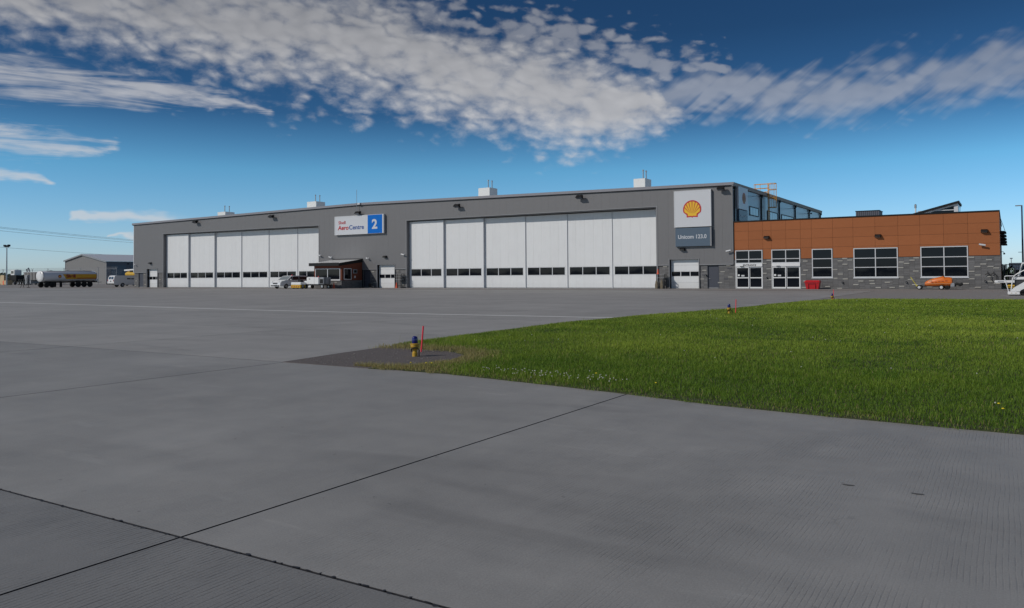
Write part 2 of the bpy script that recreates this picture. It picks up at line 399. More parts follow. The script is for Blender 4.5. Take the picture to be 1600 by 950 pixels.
for i in range(len(cols) - 1):
    for j in range(len(rows) - 1):
        x0, x1, y0, y1 = cols[i], cols[i + 1], rows[j], rows[j + 1]
        if x0 > -11.2 and y0 > 9 and y0 < 50: continue            # the grass island
        if x0 > -5 and y0 >= 50: continue                          # asphalt by the terminal
        if y0 >= 43 and x0 > -11.2: continue
        near = x0 > -39 and y0 < 30
        g = .008 if near else .006
        if y1 == 2.93 or y0 == 2.93: g = .009
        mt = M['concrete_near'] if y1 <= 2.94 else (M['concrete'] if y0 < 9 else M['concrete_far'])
        key = (round(x1 - x0, 2), round(y1 - y0, 2), mt.name, g)
        c = ((x0 + x1) / 2, (y0 + y1) / 2, 0)
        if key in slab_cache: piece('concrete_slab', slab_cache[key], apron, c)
        else:
            hx, hy = (x1 - x0) / 2 - g, (y1 - y0) / 2 - g
            b = MB(); k = .0015; b.mi = 1
            b.loft([[(c[0] + a * (hx - d), c[1] + e * (hy - d), z) for a, e in ((-1, -1), (1, -1), (1, 1), (-1, 1))] for z, d in ((-.09, 0), (-k, 0), (0, k))])
            b.m[-1] = 0
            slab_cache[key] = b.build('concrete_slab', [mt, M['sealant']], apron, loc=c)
# ragged spalls along the second joint
b = MB(); 
for k in range(150):
    x = -11.5 + k * .085 + rnd.uniform(-.03, .03); w_ = rnd.uniform(.008, .03); h = rnd.uniform(.006, .016); y = 2.937 - (0 if rnd.random() < .5 else .014)
    n = 7; b.add([(x + w_ * math.cos(t) * rnd.uniform(.6, 1.3), y + h * math.sin(t) * rnd.uniform(.5, 1.2), .0012) for t in [2 * math.pi * q / n for q in range(n)]], [tuple(range(n))])
tag(b.build('joint_chips', M['sealant'], apron), kind='stuff')
# far apron, beyond the slabs on the left, and asphalt aprons
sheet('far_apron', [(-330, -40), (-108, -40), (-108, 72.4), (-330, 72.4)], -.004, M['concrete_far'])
sheet('asphalt_apron', [(-330, 72.4), (-9.45, 72.4), (-9.45, 46), (60, 46), (60, 84.5), (-.6, 84.5), (-.6, 120), (60, 120), (60, 150), (-24, 150), (-128, 112), (-128, 125), (-330, 235)], -.008, M['asphalt'])
sheet('gravel_yard', [(-520, 235), (-330, 72), (-329, 235), (-128, 240), (-128, 420), (-520, 420)], -.02, mat('gravel', (.17, .155, .135), .95, var=.2, vscale=.4))
# concrete tongue left of the asphalt
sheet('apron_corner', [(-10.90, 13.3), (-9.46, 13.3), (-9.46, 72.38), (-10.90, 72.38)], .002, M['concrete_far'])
# painted line
pts = [(-120, 24.9), (-90, 26.9), (-70, 27.1), (-56, 26.75), (-43.7, 26.05), (-34, 25.3), (-27, 25.05), (-20, 25.15), (-15, 25.4), (-11.5, 25.6)]
def smooth_line(P, n=6):
    out = []
    for i in range(len(P) - 1):
        p0, p1, p2, p3 = (np.array(P[max(0, min(len(P) - 1, q))], float) for q in (i - 1, i, i + 1, i + 2))
        for k in range(n):
            t = k / n; out.append(tuple(.5 * ((2 * p1) + (-p0 + p2) * t + (2 * p0 - 5 * p1 + 4 * p2 - p3) * t * t + (-p0 + 3 * p1 - 3 * p2 + p3) * t ** 3)))
    return out + [tuple(P[-1])]
ln = smooth_line(pts); b = MB(); hw = .17
vs = []; fs = []
for x, y in ln: vs += [(x, y - hw, .005), (x, y + hw, .005)]
for i in range(len(ln) - 1): fs.append((2 * i, 2 * i + 2, 2 * i + 3, 2 * i + 1))
b.add(vs, fs); tag(b.build('painted_line', M['line'], apron), None)
for (x, y) in ((-.99, 6.07), (-.55, 6.06)):
    n = 8; o = MB().add([(x + (.045 * math.cos(t)), y + .016 * math.sin(t) * (1 + .3 * math.sin(3 * t)), .003) for t in [2 * math.pi * q / n for q in range(n)]], [tuple(range(n))]).build('oil_spot', M['mortar'], apron)

# grass island soil and the asphalt patch round the lamp
edge_near = [(-8.9, 9.83), (-8.0, 9.9), (-7.3, 9.86), (-5.6, 9.58), (-4.28, 9.33), (-2.85, 9.0), (-1.59, 8.85), (0.1, 8.74), (3, 8.75), (9, 8.8), (16, 8.8)]
edge_far = [(16, 50.2), (6, 50.5), (.7, 50.3), (-3.9, 50.4), (-7.3, 49.3), (-8.6, 47.6), (-9.5, 44.6), (-10.0, 38), (-10.3, 33.3), (-11.5, 27.3), (-11.95, 22), (-11.75, 17.3), (-11.45, 13.4), (-10.9, 13.0), (-9.6, 12.9), (-8.7, 12.3), (-8.35, 11.3), (-8.5, 10.5)]
island = edge_near + edge_far
sheet('grass_island_soil', island, .012, M['soil'], t=.13)
sheet('asphalt_patch', [(-10.95, 9.86), (-8.2, 9.86), (-8.0, 13.4), (-11.35, 13.4), (-11.2, 11.6)], .006, M['asphalt_patch'], t=.1)

def inside(px, py, poly):
    r = np.zeros(len(px), bool); n = len(poly)
    for i in range(n):
        x0, y0 = poly[i]; x1, y1 = poly[(i + 1) % n]
        c = ((y0 > py) != (y1 > py)); r ^= c & (px < (x1 - x0) * (py - y0) / ((y1 - y0) or 1e-9) + x0)
    return r
def edge_dist(px, py, pts):
    d = np.full(len(px), 1e9)
    for (x0, y0), (x1, y1) in zip(pts, pts[1:]):
        vx, vy = x1 - x0, y1 - y0; t = np.clip(((px - x0) * vx + (py - y0) * vy) / (vx * vx + vy * vy), 0, 1)
        d = np.minimum(d, np.hypot(px - x0 - t * vx, py - y0 - t * vy))
    return d
rs = np.random.RandomState(5)
def vnoise(x, y, s, seed):                 # smooth value noise
    g = np.random.RandomState(seed).rand(64, 64); fx, fy = x / s, y / s; ix, iy = np.floor(fx).astype(int), np.floor(fy).astype(int)
    tx, ty = fx - ix, fy - iy; tx = tx * tx * (3 - 2 * tx); ty = ty * ty * (3 - 2 * ty)
    G = lambda a, b: g[a % 64, b % 64]
    return (G(ix, iy) * (1 - tx) + G(ix + 1, iy) * tx) * (1 - ty) + (G(ix, iy + 1) * (1 - tx) + G(ix + 1, iy + 1) * tx) * ty
def blades(name, px, py, h, w, lean, z0, shade, dry, m):
    n = len(px); a = rs.rand(n) * 2 * np.pi; la = rs.rand(n) * 2 * np.pi
    ca, sa = np.cos(a) * w / 2, np.sin(a) * w / 2; lx, ly = np.cos(la) * lean * h, np.sin(la) * lean * h
    V = np.zeros((n, 5, 3), np.float32)
    V[:, 0] = np.stack([px - ca, py - sa, z0], 1); V[:, 1] = np.stack([px + ca, py + sa, z0], 1)
    mx, my, mz = px + lx * .35, py + ly * .35, z0 + h * .62
    V[:, 2] = np.stack([mx + ca * .75, my + sa * .75, mz], 1); V[:, 3] = np.stack([mx - ca * .75, my - sa * .75, mz], 1)
    V[:, 4] = np.stack([px + lx, py + ly, z0 + h * (1 - .35 * lean)], 1)
    me = bpy.data.meshes.new(name); me.vertices.add(n * 5); me.vertices.foreach_set('co', V.ravel())
    base = np.arange(n)[:, None] * 5
    loops = (base + np.array([0, 1, 2, 3, 3, 2, 4])[None]).astype(np.int32).ravel()
    me.loops.add(n * 7); me.loops.foreach_set('vertex_index', loops)
    me.polygons.add(n * 2); st = (np.arange(n)[:, None] * 7 + np.array([0, 4])[None]).ravel().astype(np.int32)
    me.polygons.foreach_set('loop_start', st); me.update(calc_edges=True)
    at = me.attributes.new('tone', 'FLOAT', 'POINT'); at.data.foreach_set('value', np.repeat(shade, 5).astype(np.float32))
    at = me.attributes.new('dry', 'FLOAT', 'POINT'); at.data.foreach_set('value', np.repeat(dry, 5).astype(np.float32))
    me.materials.append(m); o = bpy.data.objects.new(name, me); COL.objects.link(o); WL[o] = Vector((0, 0, 0)); return o
gm = bpy.data.materials.new('grass_blades'); gm.use_nodes = True; nt = gm.node_tree; S.nt = nt; bs = nt.nodes['Principled BSDF']
a1 = nt.nodes.new('ShaderNodeAttribute'); a1.attribute_name = 'tone'; a2 = nt.nodes.new('ShaderNodeAttribute'); a2.attribute_name = 'dry'
c_ = mixc(clamp01(S(a1.outputs['Fac'])), (.14, .25, .024), (.41, .52, .068)); c_ = mixc(clamp01(S(a2.outputs['Fac'])), c_, (.46, .35, .18))
nt.links.new(c_.k, bs.inputs['Base Color']); bs.inputs['Roughness'].default_value = .55; bs.inputs['Specular IOR Level'].default_value = .25
tr = nt.nodes.new('ShaderNodeBsdfTranslucent'); nt.links.new(c_.k, tr.inputs['Color']); mx = nt.nodes.new('ShaderNodeMixShader'); mx.inputs[0].default_value = .4
nt.links.new(bs.outputs[0], mx.inputs[1]); nt.links.new(tr.outputs[0], mx.inputs[2]); nt.links.new(mx.outputs[0], nt.nodes['Material Output'].inputs['Surface'])
PX, PY, HH, WW, SH, DR, LN = [], [], [], [], [], [], []
for (y0, y1, xa, xb, dens, hh, ww) in ((8.7, 13, -9.2, 1.6, 2700, .072, .0055), (13, 18, -12.1, 1.5, 1700, .066, .007), (18, 27, -12.1, 2, 950, .06, .010), (27, 38, -11.6, 2.5, 520, .062, .015), (38, 51, -10.3, 3, 340, .065, .021), (8.7, 20, 1.5, 8, 420, .09, .012), (20, 51, 2, 9, 90, .11, .026), (8.7, 51, 8, 16, 45, .11, .03)):
    n = int((y1 - y0) * (xb - xa) * dens); px = rs.uniform(xa, xb, n); py = rs.uniform(y0, y1, n)
    k = inside(px, py, island); px, py = px[k], py[k]; n = len(px)
    ed = edge_dist(px, py, edge_near); ef = edge_dist(px, py, edge_far)
    n1, n2 = vnoise(px, py, 1.7, 1), vnoise(px, py, .45, 2); n3 = vnoise(px, py, 5.5, 3)
    pd = edge_dist(px, py, [(-11.4, 13.0), (-9.6, 12.95), (-8.6, 12.2), (-8.35, 11.2), (-8.55, 10.3), (-8.1, 9.9)])
    dryp = np.clip(1.25 - pd / (.42 + .4 * n1), 0, 1)
    dry = (rs.rand(n) < np.clip(dryp * 1.1 + .03 + .22 * np.clip(1 - ed / .5, 0, 1) + .08 * np.clip(1 - ef / 1.2, 0, 1), 0, 1)) * rs.uniform(.45, 1, n)
    h = hh * (.45 + 1.0 * rs.rand(n) ** 1.3) * (.55 + .55 * n1 + .35 * n2) * np.clip(.5 + np.minimum(ed, ef) / .55, .5, 1)
    tall = rs.rand(n) < .006; h = np.where(tall, h * 1.9, h)
    sh = np.clip(.30 + .34 * (n1 - .5) + .30 * (n2 - .5) + .62 * (n3 - .5) + .5 * np.clip(n1 * n3 - .42, 0, 1) - .30 * (vnoise(px, py, .8, 9) > .83) + rs.randn(n) * .11 + .012 * (py - 12) + (rs.rand(n) < .035) * .6, 0, 1)
    PX.append(px); PY.append(py); HH.append(h); WW.append(ww * rs.uniform(.6, 1.3, n)); SH.append(sh); DR.append(dry); LN.append(rs.uniform(.15, .95, n))
    py -= np.where(ed < .16, vnoise(px, py, .23, 12) ** 2 * .16, 0)
PX, PY, HH, WW, SH, DR, LN = (np.concatenate(q) for q in (PX, PY, HH, WW, SH, DR, LN))
grass = blades('grass', PX, PY, HH, WW, LN, np.full(len(PX), .008), SH, DR, gm)
tag(grass, 'long mown green grass covering the island beside the concrete', 'grass', kind='stuff')
# strip of dry tufts along the back and front edge of the patch
n = 2600; t = rs.rand(n); px = np.where(t < .62, rs.uniform(-11.4, -8.3, n), rs.uniform(-9.35, -8.1, n)); py = np.where(t < .62, 12.95 + rs.randn(n) * .16, 9.96 + np.abs(rs.randn(n)) * .14)
dg = blades('dry_grass', px, py, rs.uniform(.03, .12, n) * rs.uniform(.4, 1.2, n), rs.uniform(.004, .008, n), rs.uniform(.2, .95, n), np.full(n, .004), rs.rand(n), rs.uniform(.5, 1, n), gm)
tag(dg, 'dry straw coloured grass fringing the dark asphalt patch', 'grass', kind='stuff')
# tall seeding stalks
n = 46; px = rs.uniform(-11.3, -6.0, n); py = 12.9 + (px + 11.3) * .55 + rs.randn(n) * .35
k = inside(px, py, island); px, py = px[k], py[k]; n = len(px)
tag(blades('seed_stalks', px, py, rs.uniform(.2, .38, n), np.full(n, .007), rs.uniform(.05, .3, n), np.full(n, .0), rs.rand(n) * .5, rs.rand(n) * .6, gm), 'thin seed stalks standing above the grass edge', 'grass', kind='stuff')
b = MB()                                   # loose grit on the asphalt patch
for k in range(700):
    x, y = rnd.uniform(-11.0, -8.4), rnd.uniform(9.95, 12.9); r0 = rnd.uniform(.004, .014) * rnd.random() ** .5
    b.lathe((x, y, .007), [(r0, 0), (r0 * .8, r0 * .6), (r0 * .2, r0 * .8)], 5)
tag(b.build('grit', mat('grit', (.22, .20, .19), .9, island=.5)), 'loose grit scattered on the dark asphalt patch', 'gravel', kind='stuff')
# clover heads, one mass
b = MB()
def blob(b, x, y, z, r):
    b.lathe((x, y, z), [(r * .5, -r * .7), (r, 0), (r * .55, r * .75)], 6)
for k in range(90):
    t = rnd.random(); x = -6.85 + t * 2.4 + rnd.gauss(0, .12); y = 10.25 - t * .35 + rnd.gauss(0, .14) + .05
    blob(b, x, y, rnd.uniform(.06, .10), rnd.uniform(.008, .012))
for k in range(80):
    x = rnd.uniform(-10, 3); y = 9.5 + 38 * rnd.random() ** 1.6
    if y < 13.4 and x < -7.2 or x < -9.2 and y > 40: continue
    blob(b, x, y, rnd.uniform(.09, .14), rnd.uniform(.007, .010) * (1 + y / 60))
tag(b.build('clover_heads', M['white_flower']), 'white clover heads dotted through the grass', 'flowers', kind='stuff')
for i, (x, y, lab) in enumerate(((-8.28, 10.15, 'yellow dandelion nearest the front of the dark asphalt patch'), (-8.02, 10.22, 'left of two yellow dandelions right of the yellow edge lamp'), (-7.93, 10.25, 'right of two yellow dandelions right of the yellow edge lamp'), (-5.02, 10.3, 'lone orange yellow dandelion above the white clover patch'), (-.12, 9.95, 'upper yellow dandelion at the right end of the near grass edge'), (-.08, 9.6, 'lower yellow dandelion at the right end of the near grass edge'), (-3.9, 9.75, 'yellow dandelion right of the clover near the concrete edge'))):
    e = empty('dandelion', (x, y, .01), lab, 'flower', 'dandelions in the grass')
    MB().tube([(x, y, .01), (x + .01, y, .10)], .0025, 5).build('stem', M['hedge'], e)
    MB().lathe((x + .01, y, .10), [(.005, -.005), (.016, .003), (.010, .010), (.003, .012)], 9).build('flower_head', M['yellow_flower'], e)

# ------------------------------------------------------------------ hangar
FY = 81.90                                   # cladding face
XL, XR_, XM = -127.6, -24.12, -75.4
def ztop(x): return 11.62 - (abs(x - XM) / 52.2) * .68
OPN = [(-119.35, -83.45, 8.85), (-67.35, -32.42, 8.85)]
OHD = [(-123.9, -120.95, 3.12), (-72.5, -69.42, 3.12), (-30.97, -27.74, 3.12)]
MAN = [(-126.3, -125.1, 2.4), (-74.95, -73.85, 2.4), (-26.78, -25.68, 2.36)]
ZC = 2.58
hangar = empty('hangar', (XM, 82, 0), 'long low gabled grey aircraft hangar with two rows of tall white sliding doors', 'hangar')
# carcass: boxes round every opening
def carcass(b, x0, x1, holes, z0f, z1f, y0, y1):
    xs = sorted({x0, x1} | {h[0] for h in holes} | {h[1] for h in holes} | ({XM} if x0 < XM < x1 else set()))
    for a, c in zip(xs, xs[1:]):
        mid = (a + c) / 2; zb = z0f
        for h in holes:
            if h[0] <= mid <= h[1]: zb = max(zb, h[2])
        if z1f(mid) - zb < .02: continue
        b.add([(a, y0, zb), (c, y0, zb), (c, y0, z1f(c)), (a, y0, z1f(a)), (a, y1, zb), (c, y1, zb), (c, y1, z1f(c)), (a, y1, z1f(a))],
              [(0, 1, 2, 3), (7, 6, 5, 4), (0, 4, 5, 1), (1, 5, 6, 2), (2, 6, 7, 3), (3, 7, 4, 0)])
b = MB(); carcass(b, XL + .02, XR_ - .06, OPN + OHD + MAN, 0, lambda x: ztop(x) - .12, 82.05, 84.8)
b.build('wall', M['clad_dark'], hangar)
MB().box(XL + .1, XR_ - .1, 84.85, 85.0, 0, 10.7).build('inner_wall', M['clad_dark'], hangar)
# jamb linings (grey) inside the two big openings, projecting past the carcass face
b = MB()
for x0, x1, z in OPN:
    b.box(x0 - .05, x0 + .035, FY - .012, 84.7, 0, z + .03); b.box(x1 - .035, x1 + .05, FY - .012, 84.7, 0, z + .03); b.box(x0 + .04, x1 - .04, 82.0, 84.7, z - .03, z + .02)
b.build('jamb', M['clad'], hangar)
b = MB()
for x0, x1, z in OPN:
    b.box(x0 - .14, x0 - .055, FY - .03, 82.04, 0, z + .12); b.box(x1 + .055, x1 + .14, FY - .03, 82.04, 0, z + .12); b.box(x0 - .052, x1 + .052, FY - .03, 81.99, z + .035, z + .12)
b.build('opening_trim', M['trim'], hangar)
# cladding panels, cut round the openings
HOLES = [(a - .14, c + .14, z + .12) for a, c, z in OPN] + [(a - .08, c + .08, z + .08) for a, c, z in OHD]
def strips(x0, x1, step, holes):
    xs = [x0 + k * step for k in range(int((x1 - x0) / step) + 1)] + [x1]
    cuts = {h[0] for h in holes} | {h[1] for h in holes} | {XM}
    xs = sorted(xs + [c for c in cuts if x0 < c < x1]); out = [xs[0]]
    for x in xs[1:]:
        if x - out[-1] < .25 and x not in cuts and x != x1: continue
        if x - out[-1] < .25 and out[-1] not in cuts and len(out) > 1: out[-1] = x; continue
        out.append(x)
    return out
xs = strips(XL, XR_, .985, HOLES)
for a, c in zip(xs, xs[1:]):
    mid = (a + c) / 2; zb = ZC
    for h in HOLES:
        if h[0] - 1e-6 <= mid <= h[1] + 1e-6: zb = max(zb, h[2])
    g = .003
    b = MB(); za, zc = ztop(a) - .26, ztop(c) - .26
    b.add([(a + g, FY, zb), (c - g, FY, zb), (c - g, FY, zc), (a + g, FY, za), (a + g, 82.045, zb), (c - g, 82.045, zb), (c - g, 82.045, zc), (a + g, 82.045, za)],
          [(0, 1, 2, 3), (7, 6, 5, 4), (0, 4, 5, 1), (1, 5, 6, 2), (2, 6, 7, 3), (3, 7, 4, 0)])
    b.build('wall_panel', M['clad_rib'], hangar, loc=(mid, FY, zb))
# drip trim under the cladding, corner trims
for a, c in ((XL, -124.02), (-120.85, -119.5), (-83.3, -80.85), (-75.1, -72.6), (-69.3, -67.5), (-32.27, -31.07), (-27.64, XR_)):
    MB().box(a, c, FY - .04, 82.03, ZC - .11, ZC - .003).build('drip_trim', M['trim'], hangar)
b = MB(); b.box(XL - .05, XL + .10, FY - .035, FY + .25, 2.48, ztop(XL) - .2); b.build('corner_trim', M['white_trim'], hangar)
b = MB(); b.box(XR_ - .02, XR_ + .10, FY - .03, 82.15, 2.48, ztop(XR_) - .2); b.build('corner_trim', M['clad'], hangar)
# roof: two slopes, fascia cap
b = MB()
for xa, xb in ((XL - .25, XM), (XM, XR_ + .25)):
    b.add([(xa, FY - .10, ztop(xa) - .06), (xb, FY - .10, ztop(xb) - .06), (xb, 127.6, ztop(xb) - .06), (xa, 127.6, ztop(xa) - .06), (xa, FY - .10, ztop(xa) + .02), (xb, FY - .10, ztop(xb) + .02), (xb, 127.6, ztop(xb) + .02), (xa, 127.6, ztop(xa) + .02)],
          [(3, 2, 1, 0), (4, 5, 6, 7), (0, 1, 5, 4), (1, 2, 6, 5), (2, 3, 7, 6), (3, 0, 4, 7)])
b.build('roof', M['roof_white'], hangar)
for xa, xb in ((XL - .25, XM - .002), (XM + .002, XR_ + .25)):
    b = MB()
    b.add([(xa, FY - .22, ztop(xa) - .24), (xb, FY - .22, ztop(xb) - .24), (xb, FY - .22, ztop(xb) + .06), (xa, FY - .22, ztop(xa) + .06), (xa, FY - .105, ztop(xa) - .24), (xb, FY - .105, ztop(xb) - .24), (xb, FY - .105, ztop(xb) + .06), (xa, FY - .105, ztop(xa) + .06)],
          [(0, 1, 2, 3), (7, 6, 5, 4), (0, 4, 5, 1), (1, 5, 6, 2), (2, 6, 7, 3), (3, 7, 4, 0)])
    b.build('fascia', M['fascia'], hangar)
    b = MB(); b.add([(xa, FY - .10, ztop(xa) - .32), (xb, FY - .10, ztop(xb) - .32), (xb, FY - .10, ztop(xb) - .07), (xa, FY - .10, ztop(xa) - .07), (xa, FY - .002, ztop(xa) - .32), (xb, FY - .002, ztop(xb) - .32), (xb, FY - .002, ztop(xb) - .07), (xa, FY - .002, ztop(xa) - .07)],
          [(0, 1, 2, 3), (7, 6, 5, 4), (0, 4, 5, 1), (1, 5, 6, 2), (2, 6, 7, 3), (3, 7, 4, 0)])
    b.build('soffit_band', M['clad_dark'], hangar)
# left wall, rear wall, right side wall with gutter
MB().box(XL - .02, XL + .06, 82.16, 127.5, 0, ztop(XL) - .1).build('side_wall', M['clad'], hangar)
b = MB(); carcass(b, XL, XR_, [], 0, lambda x: ztop(x) - .08, 127.4, 127.5); b.build('rear_wall', M['clad'], hangar)
SX = XR_ + .06
MB().box(SX - .12, SX, 82.16, 127.5, 0, ztop(XR_) - .12).build('side_wall', M['side_rib_shade'], hangar)
b = MB(); zt = ztop(XR_); b.prism([(SX, zt - .35), (SX + .16, zt - .35), (SX + .26, zt + .03), (SX + .20, zt + .03), (SX + .12, zt - .29), (SX, zt - .29)], FY - .22, 127.7, 'y'); b.build('gutter', M['fascia'], hangar)
ds = None
for y in (82.35, 93.1, 101.6, 110.35, 119.2, 127.2):
    if ds is None:
        b = MB(); b.tube([(SX + .17, y, zt - .34), (SX + .17, y, zt - .5), (SX + .08, y, zt - .72), (SX + .08, y, 6.95)], .075, 8); b.box(SX + .04, SX + .26, y - .14, y + .14, zt - .62, zt - .34); ds = b.build('downspout', M['black'], hangar, loc=(SX, y, 7))
    else: piece('downspout', ds, hangar, (SX, y, 7))
for y0, y1, zb in ((88.3, 92.0, 8.05), (95.9, 100.7, 7.15), (102.9, 109.4, 7.15)):
    f = MB(); f.box(SX, SX + .06, y0, y1, 8.9, 9.0); f.box(SX, SX + .06, y0, y1, zb - .08, zb); f.box(SX, SX + .06, y0, y0 + .1, zb, 8.9); f.box(SX, SX + .06, y1 - .1, y1, zb, 8.9)
    fr = f.build('window_frame', M['clad_dark'], hangar)
    n = max(2, round((y1 - y0) / 1.3)); st = (y1 - y0 - .2) / n
    for k in range(n): MB().box(SX + .005, SX + .03, y0 + .13 + k * st, y0 + .07 + (k + 1) * st, zb + .03, 8.88).build('pane', M['glass_blue'], fr)
# the sliding leaves
def leaf_set(bounds, depths, top, win_lo, win_hi):
    for i in range(len(bounds) - 1):
        x0, x1, y = bounds[i], bounds[i + 1], depths[i]
        if i + 1 < len(depths) and depths[i + 1] > y: x1 += .05
        zt_ = top
        wd = x1 - x0
        fr = MB().box(x0, x1, y, y + .30, .03, zt_).build('door_leaf', M['trim'] if False else M['grey_metal'], hangar, loc=(x0, y, 0))
        # vertical panels above and below the window band, 5 over the leaf
        n = 5; st = wd / n; g = .004
        up = lo = None
        for k in range(n):
            a = x0 + k * st
            if up is None:
                up = MB().box(a + g, a + st - g, y - .045, y - .001, win_hi + .09, zt_ - .02).build('door_panel', M['door_white'], fr, loc=(a, y, 0))
                lo = MB().box(a + g, a + st - g, y - .045, y - .001, .06, win_lo - .09).build('door_panel', M['door_white'], fr, loc=(a, y, 0))
            else: piece('door_panel', up, fr, (a, y, 0)); piece('door_panel', lo, fr, (a, y, 0))
        m_ = .30
        b = MB(); b.box(x0 + g, x1 - g, y - .047, y - .002, win_hi + .012, win_hi + .086); b.box(x0 + g, x1 - g, y - .047, y - .002, win_lo - .086, win_lo - .012)
        b.box(x0 + g, x0 + m_, y - .047, y - .002, win_lo - .008, win_hi + .008); b.box(x1 - m_, x1 - g, y - .047, y - .002, win_lo - .008, win_hi + .008)
        b.build('window_surround', M['door_white'], fr, loc=(x0, y, 0))
        pw = (wd - 2 * m_) / 3
        b = MB(); b.box(x0 + m_ + .005, x1 - m_ - .005, y - .062, y - .004, win_hi - .05, win_hi + .006); b.box(x0 + m_ + .005, x1 - m_ - .005, y - .062, y - .004, win_lo - .006, win_lo + .05)
        for k in range(4):
            xx = x0 + m_ + k * pw; b.box(max(xx - .045, x0 + m_ + .005), min(xx + .045, x1 - m_ - .005), y - .060, y - .006, win_lo + .052, win_hi - .052)
        b.build('window_frame', M['white_trim'], fr, loc=(x0, y, 0))
        pn = None
        for k in range(3):
            a = x0 + m_ + k * pw
            if pn is None: pn = MB().box(a + .05, a + pw - .05, y - .035, y - .010, win_lo + .055, win_hi - .055).build('pane', M['glass'], fr, loc=(a, y, 0))
            else: piece('pane', pn, fr, (a, y, 0))
        b = MB(); b.box(x1 - .02, x1 + .035, y - .08, y + .31, .02, zt_ + .02); b.build('edge_strip', M['white_trim'], fr, loc=(x1, y, 0))
        for fx in (.25, .75): MB().box(x0 + wd * fx - .12, x0 + wd * fx + .12, y + .05, y + .2, -.005, .03).build('roller', M['black'], fr)
dp = [82.46, 82.72, 82.98, 83.06, 83.12, 83.16]
leaf_set([-119.28, -113.55, -107.35, -101.25, -95.15, -89.05, -83.5], dp, 8.74, 1.50, 2.43)
leaf_set([-67.28, -61.75, -55.7, -49.75, -44.05, -38.3, -32.47], dp, 8.74, 1.52, 2.50)
MB().box(-119.3, -83.5, 82.35, 83.6, -.003, .012).build('door_track', M['steel'], hangar)
MB().box(-67.3, -32.45, 82.35, 83.6, -.003, .012).build('door_track', M['steel'], hangar)
# small overhead doors
for x0, x1, z in OHD:
    b = MB(); b.box(x0 - .075, x0, FY - .05, 82.5, 0, z + .07); b.box(x1, x1 + .075, FY - .05, 82.5, 0, z + .07); b.box(x0 + .002, x1 - .002, FY - .05, 82.5, z, z + .07); b.build('door_jamb', M['trim'], hangar)
    sec = z / 5; dr = MB().box(x0 + .01, x1 - .01, 82.36, 82.40, .0, z - .004).build('garage_door', M['grey_metal'], hangar, loc=(x0, 82.36, 0))
    for k in range(5):
        z0 = k * sec
        if k == 2:
            b = MB(); b.box(x0 + .02, x1 - .02, 82.30, 82.357, z0 + .006, z0 + .07); b.box(x0 + .02, x1 - .02, 82.30, 82.357, z0 + sec - .07, z0 + sec - .006)
            pw = (x1 - x0 - .1) / 3
            for q in range(4): b.box(x0 + .02 + q * pw, x0 + .09 + q * pw, 82.302, 82.355, z0 + .072, z0 + sec - .072)
            b.build('window_frame', M['door_white'], dr, loc=(x0, 82.36, 0))
            for q in range(3): MB().box(x0 + .095 + q * pw, x0 + .015 + (q + 1) * pw, 82.325, 82.35, z0 + .075, z0 + sec - .075).build('pane', M['glass'], dr, loc=(x0, 82.36, 0))
        else: MB().cbox(x0 + .02, x1 - .02, 82.30, 82.357, z0 + .005, z0 + sec - .005, .006).build('door_section', M['door_white'], dr, loc=(x0, 82.36, z0))
# man doors
for i, (x0, x1, z) in enumerate(MAN):
    b = MB(); b.box(x0 - .06, x0, 82.0, 82.3, 0, z + .05); b.box(x1, x1 + .06, 82.0, 82.3, 0, z + .05); b.box(x0 + .001, x1 - .001, 82.0, 82.3, z - .001, z + .05); b.build('door_frame', M['door_dark'], hangar)
    d = MB().box(x0 + .01, x1 - .01, 82.10, 82.16, .12, z - .01).build('side_door', M['door_dark'], hangar)
    MB().box(x0 + .01, x1 - .01, 82.085, 82.16, .005, .115).build('kick_plate', M['trim'], d)
    MB().tube([(x0 + .1, 82.09, 1.05), (x0 + .1, 82.02, 1.05), (x0 + .24, 82.02, 1.05)], .016, 6).build('handle', M['steel'], d)

# stack bonded masonry: courses joined, pale and dark stones proud and separate
def masonry(parent, spans, y_face, z1, accents, darks=(), course=.1045, unit=.465, z_top=None, skew=0):
    b = MB(); zt_ = z_top or z1
    acc = {(c_, r_): 1 for c_, r_ in accents}
    for (x0, x1, za, zb) in spans:
        nc = max(1, round((x1 - x0) / unit)); u_ = (x1 - x0) / nc; nr = max(1, round((zb - za) / course)); c_ = (zb - za) / nr
        for i in range(nc):
            r = 0
            while r < nr:
                k = 2 if rnd.random() < .22 and r < nr - 1 else 1
                o = rnd.uniform(0, .012)
                a0, a1, b0, b1 = x0 + i * u_ + .004, x0 + (i + 1) * u_ - .004, za + r * c_ + .0045, za + (r + k) * c_ - .0045
                b.add([(a0, y_face - o, b0), (a1, y_face - o, b0), (a1, y_face - o, b1), (a0, y_face - o, b1), (a0, y_face + .05, b0), (a1, y_face + .05, b0), (a1, y_face + .05, b1), (a0, y_face + .05, b1)],
                      [(0, 1, 2, 3), (0, 4, 5, 1), (1, 5, 6, 2), (2, 6, 7, 3), (3, 7, 4, 0)])
                r += k
    o = b.build('brick_courses', M['brick'], parent); o['kind'] = 'stuff'
    for lst, mt, nm in ((accents, M['accent'], 'pale_stone'), (darks, M['accent_dark'], 'dark_stone')):
        pr = None
        for x, z in lst:
            if pr is None: pr = MB().cbox(x - .23, x + .23, y_face - .045, y_face + .03, z - .048, z + .048, .006).build(nm, mt, parent, loc=(x, y_face, z))
            else: piece(nm, pr, parent, (x, y_face, z))
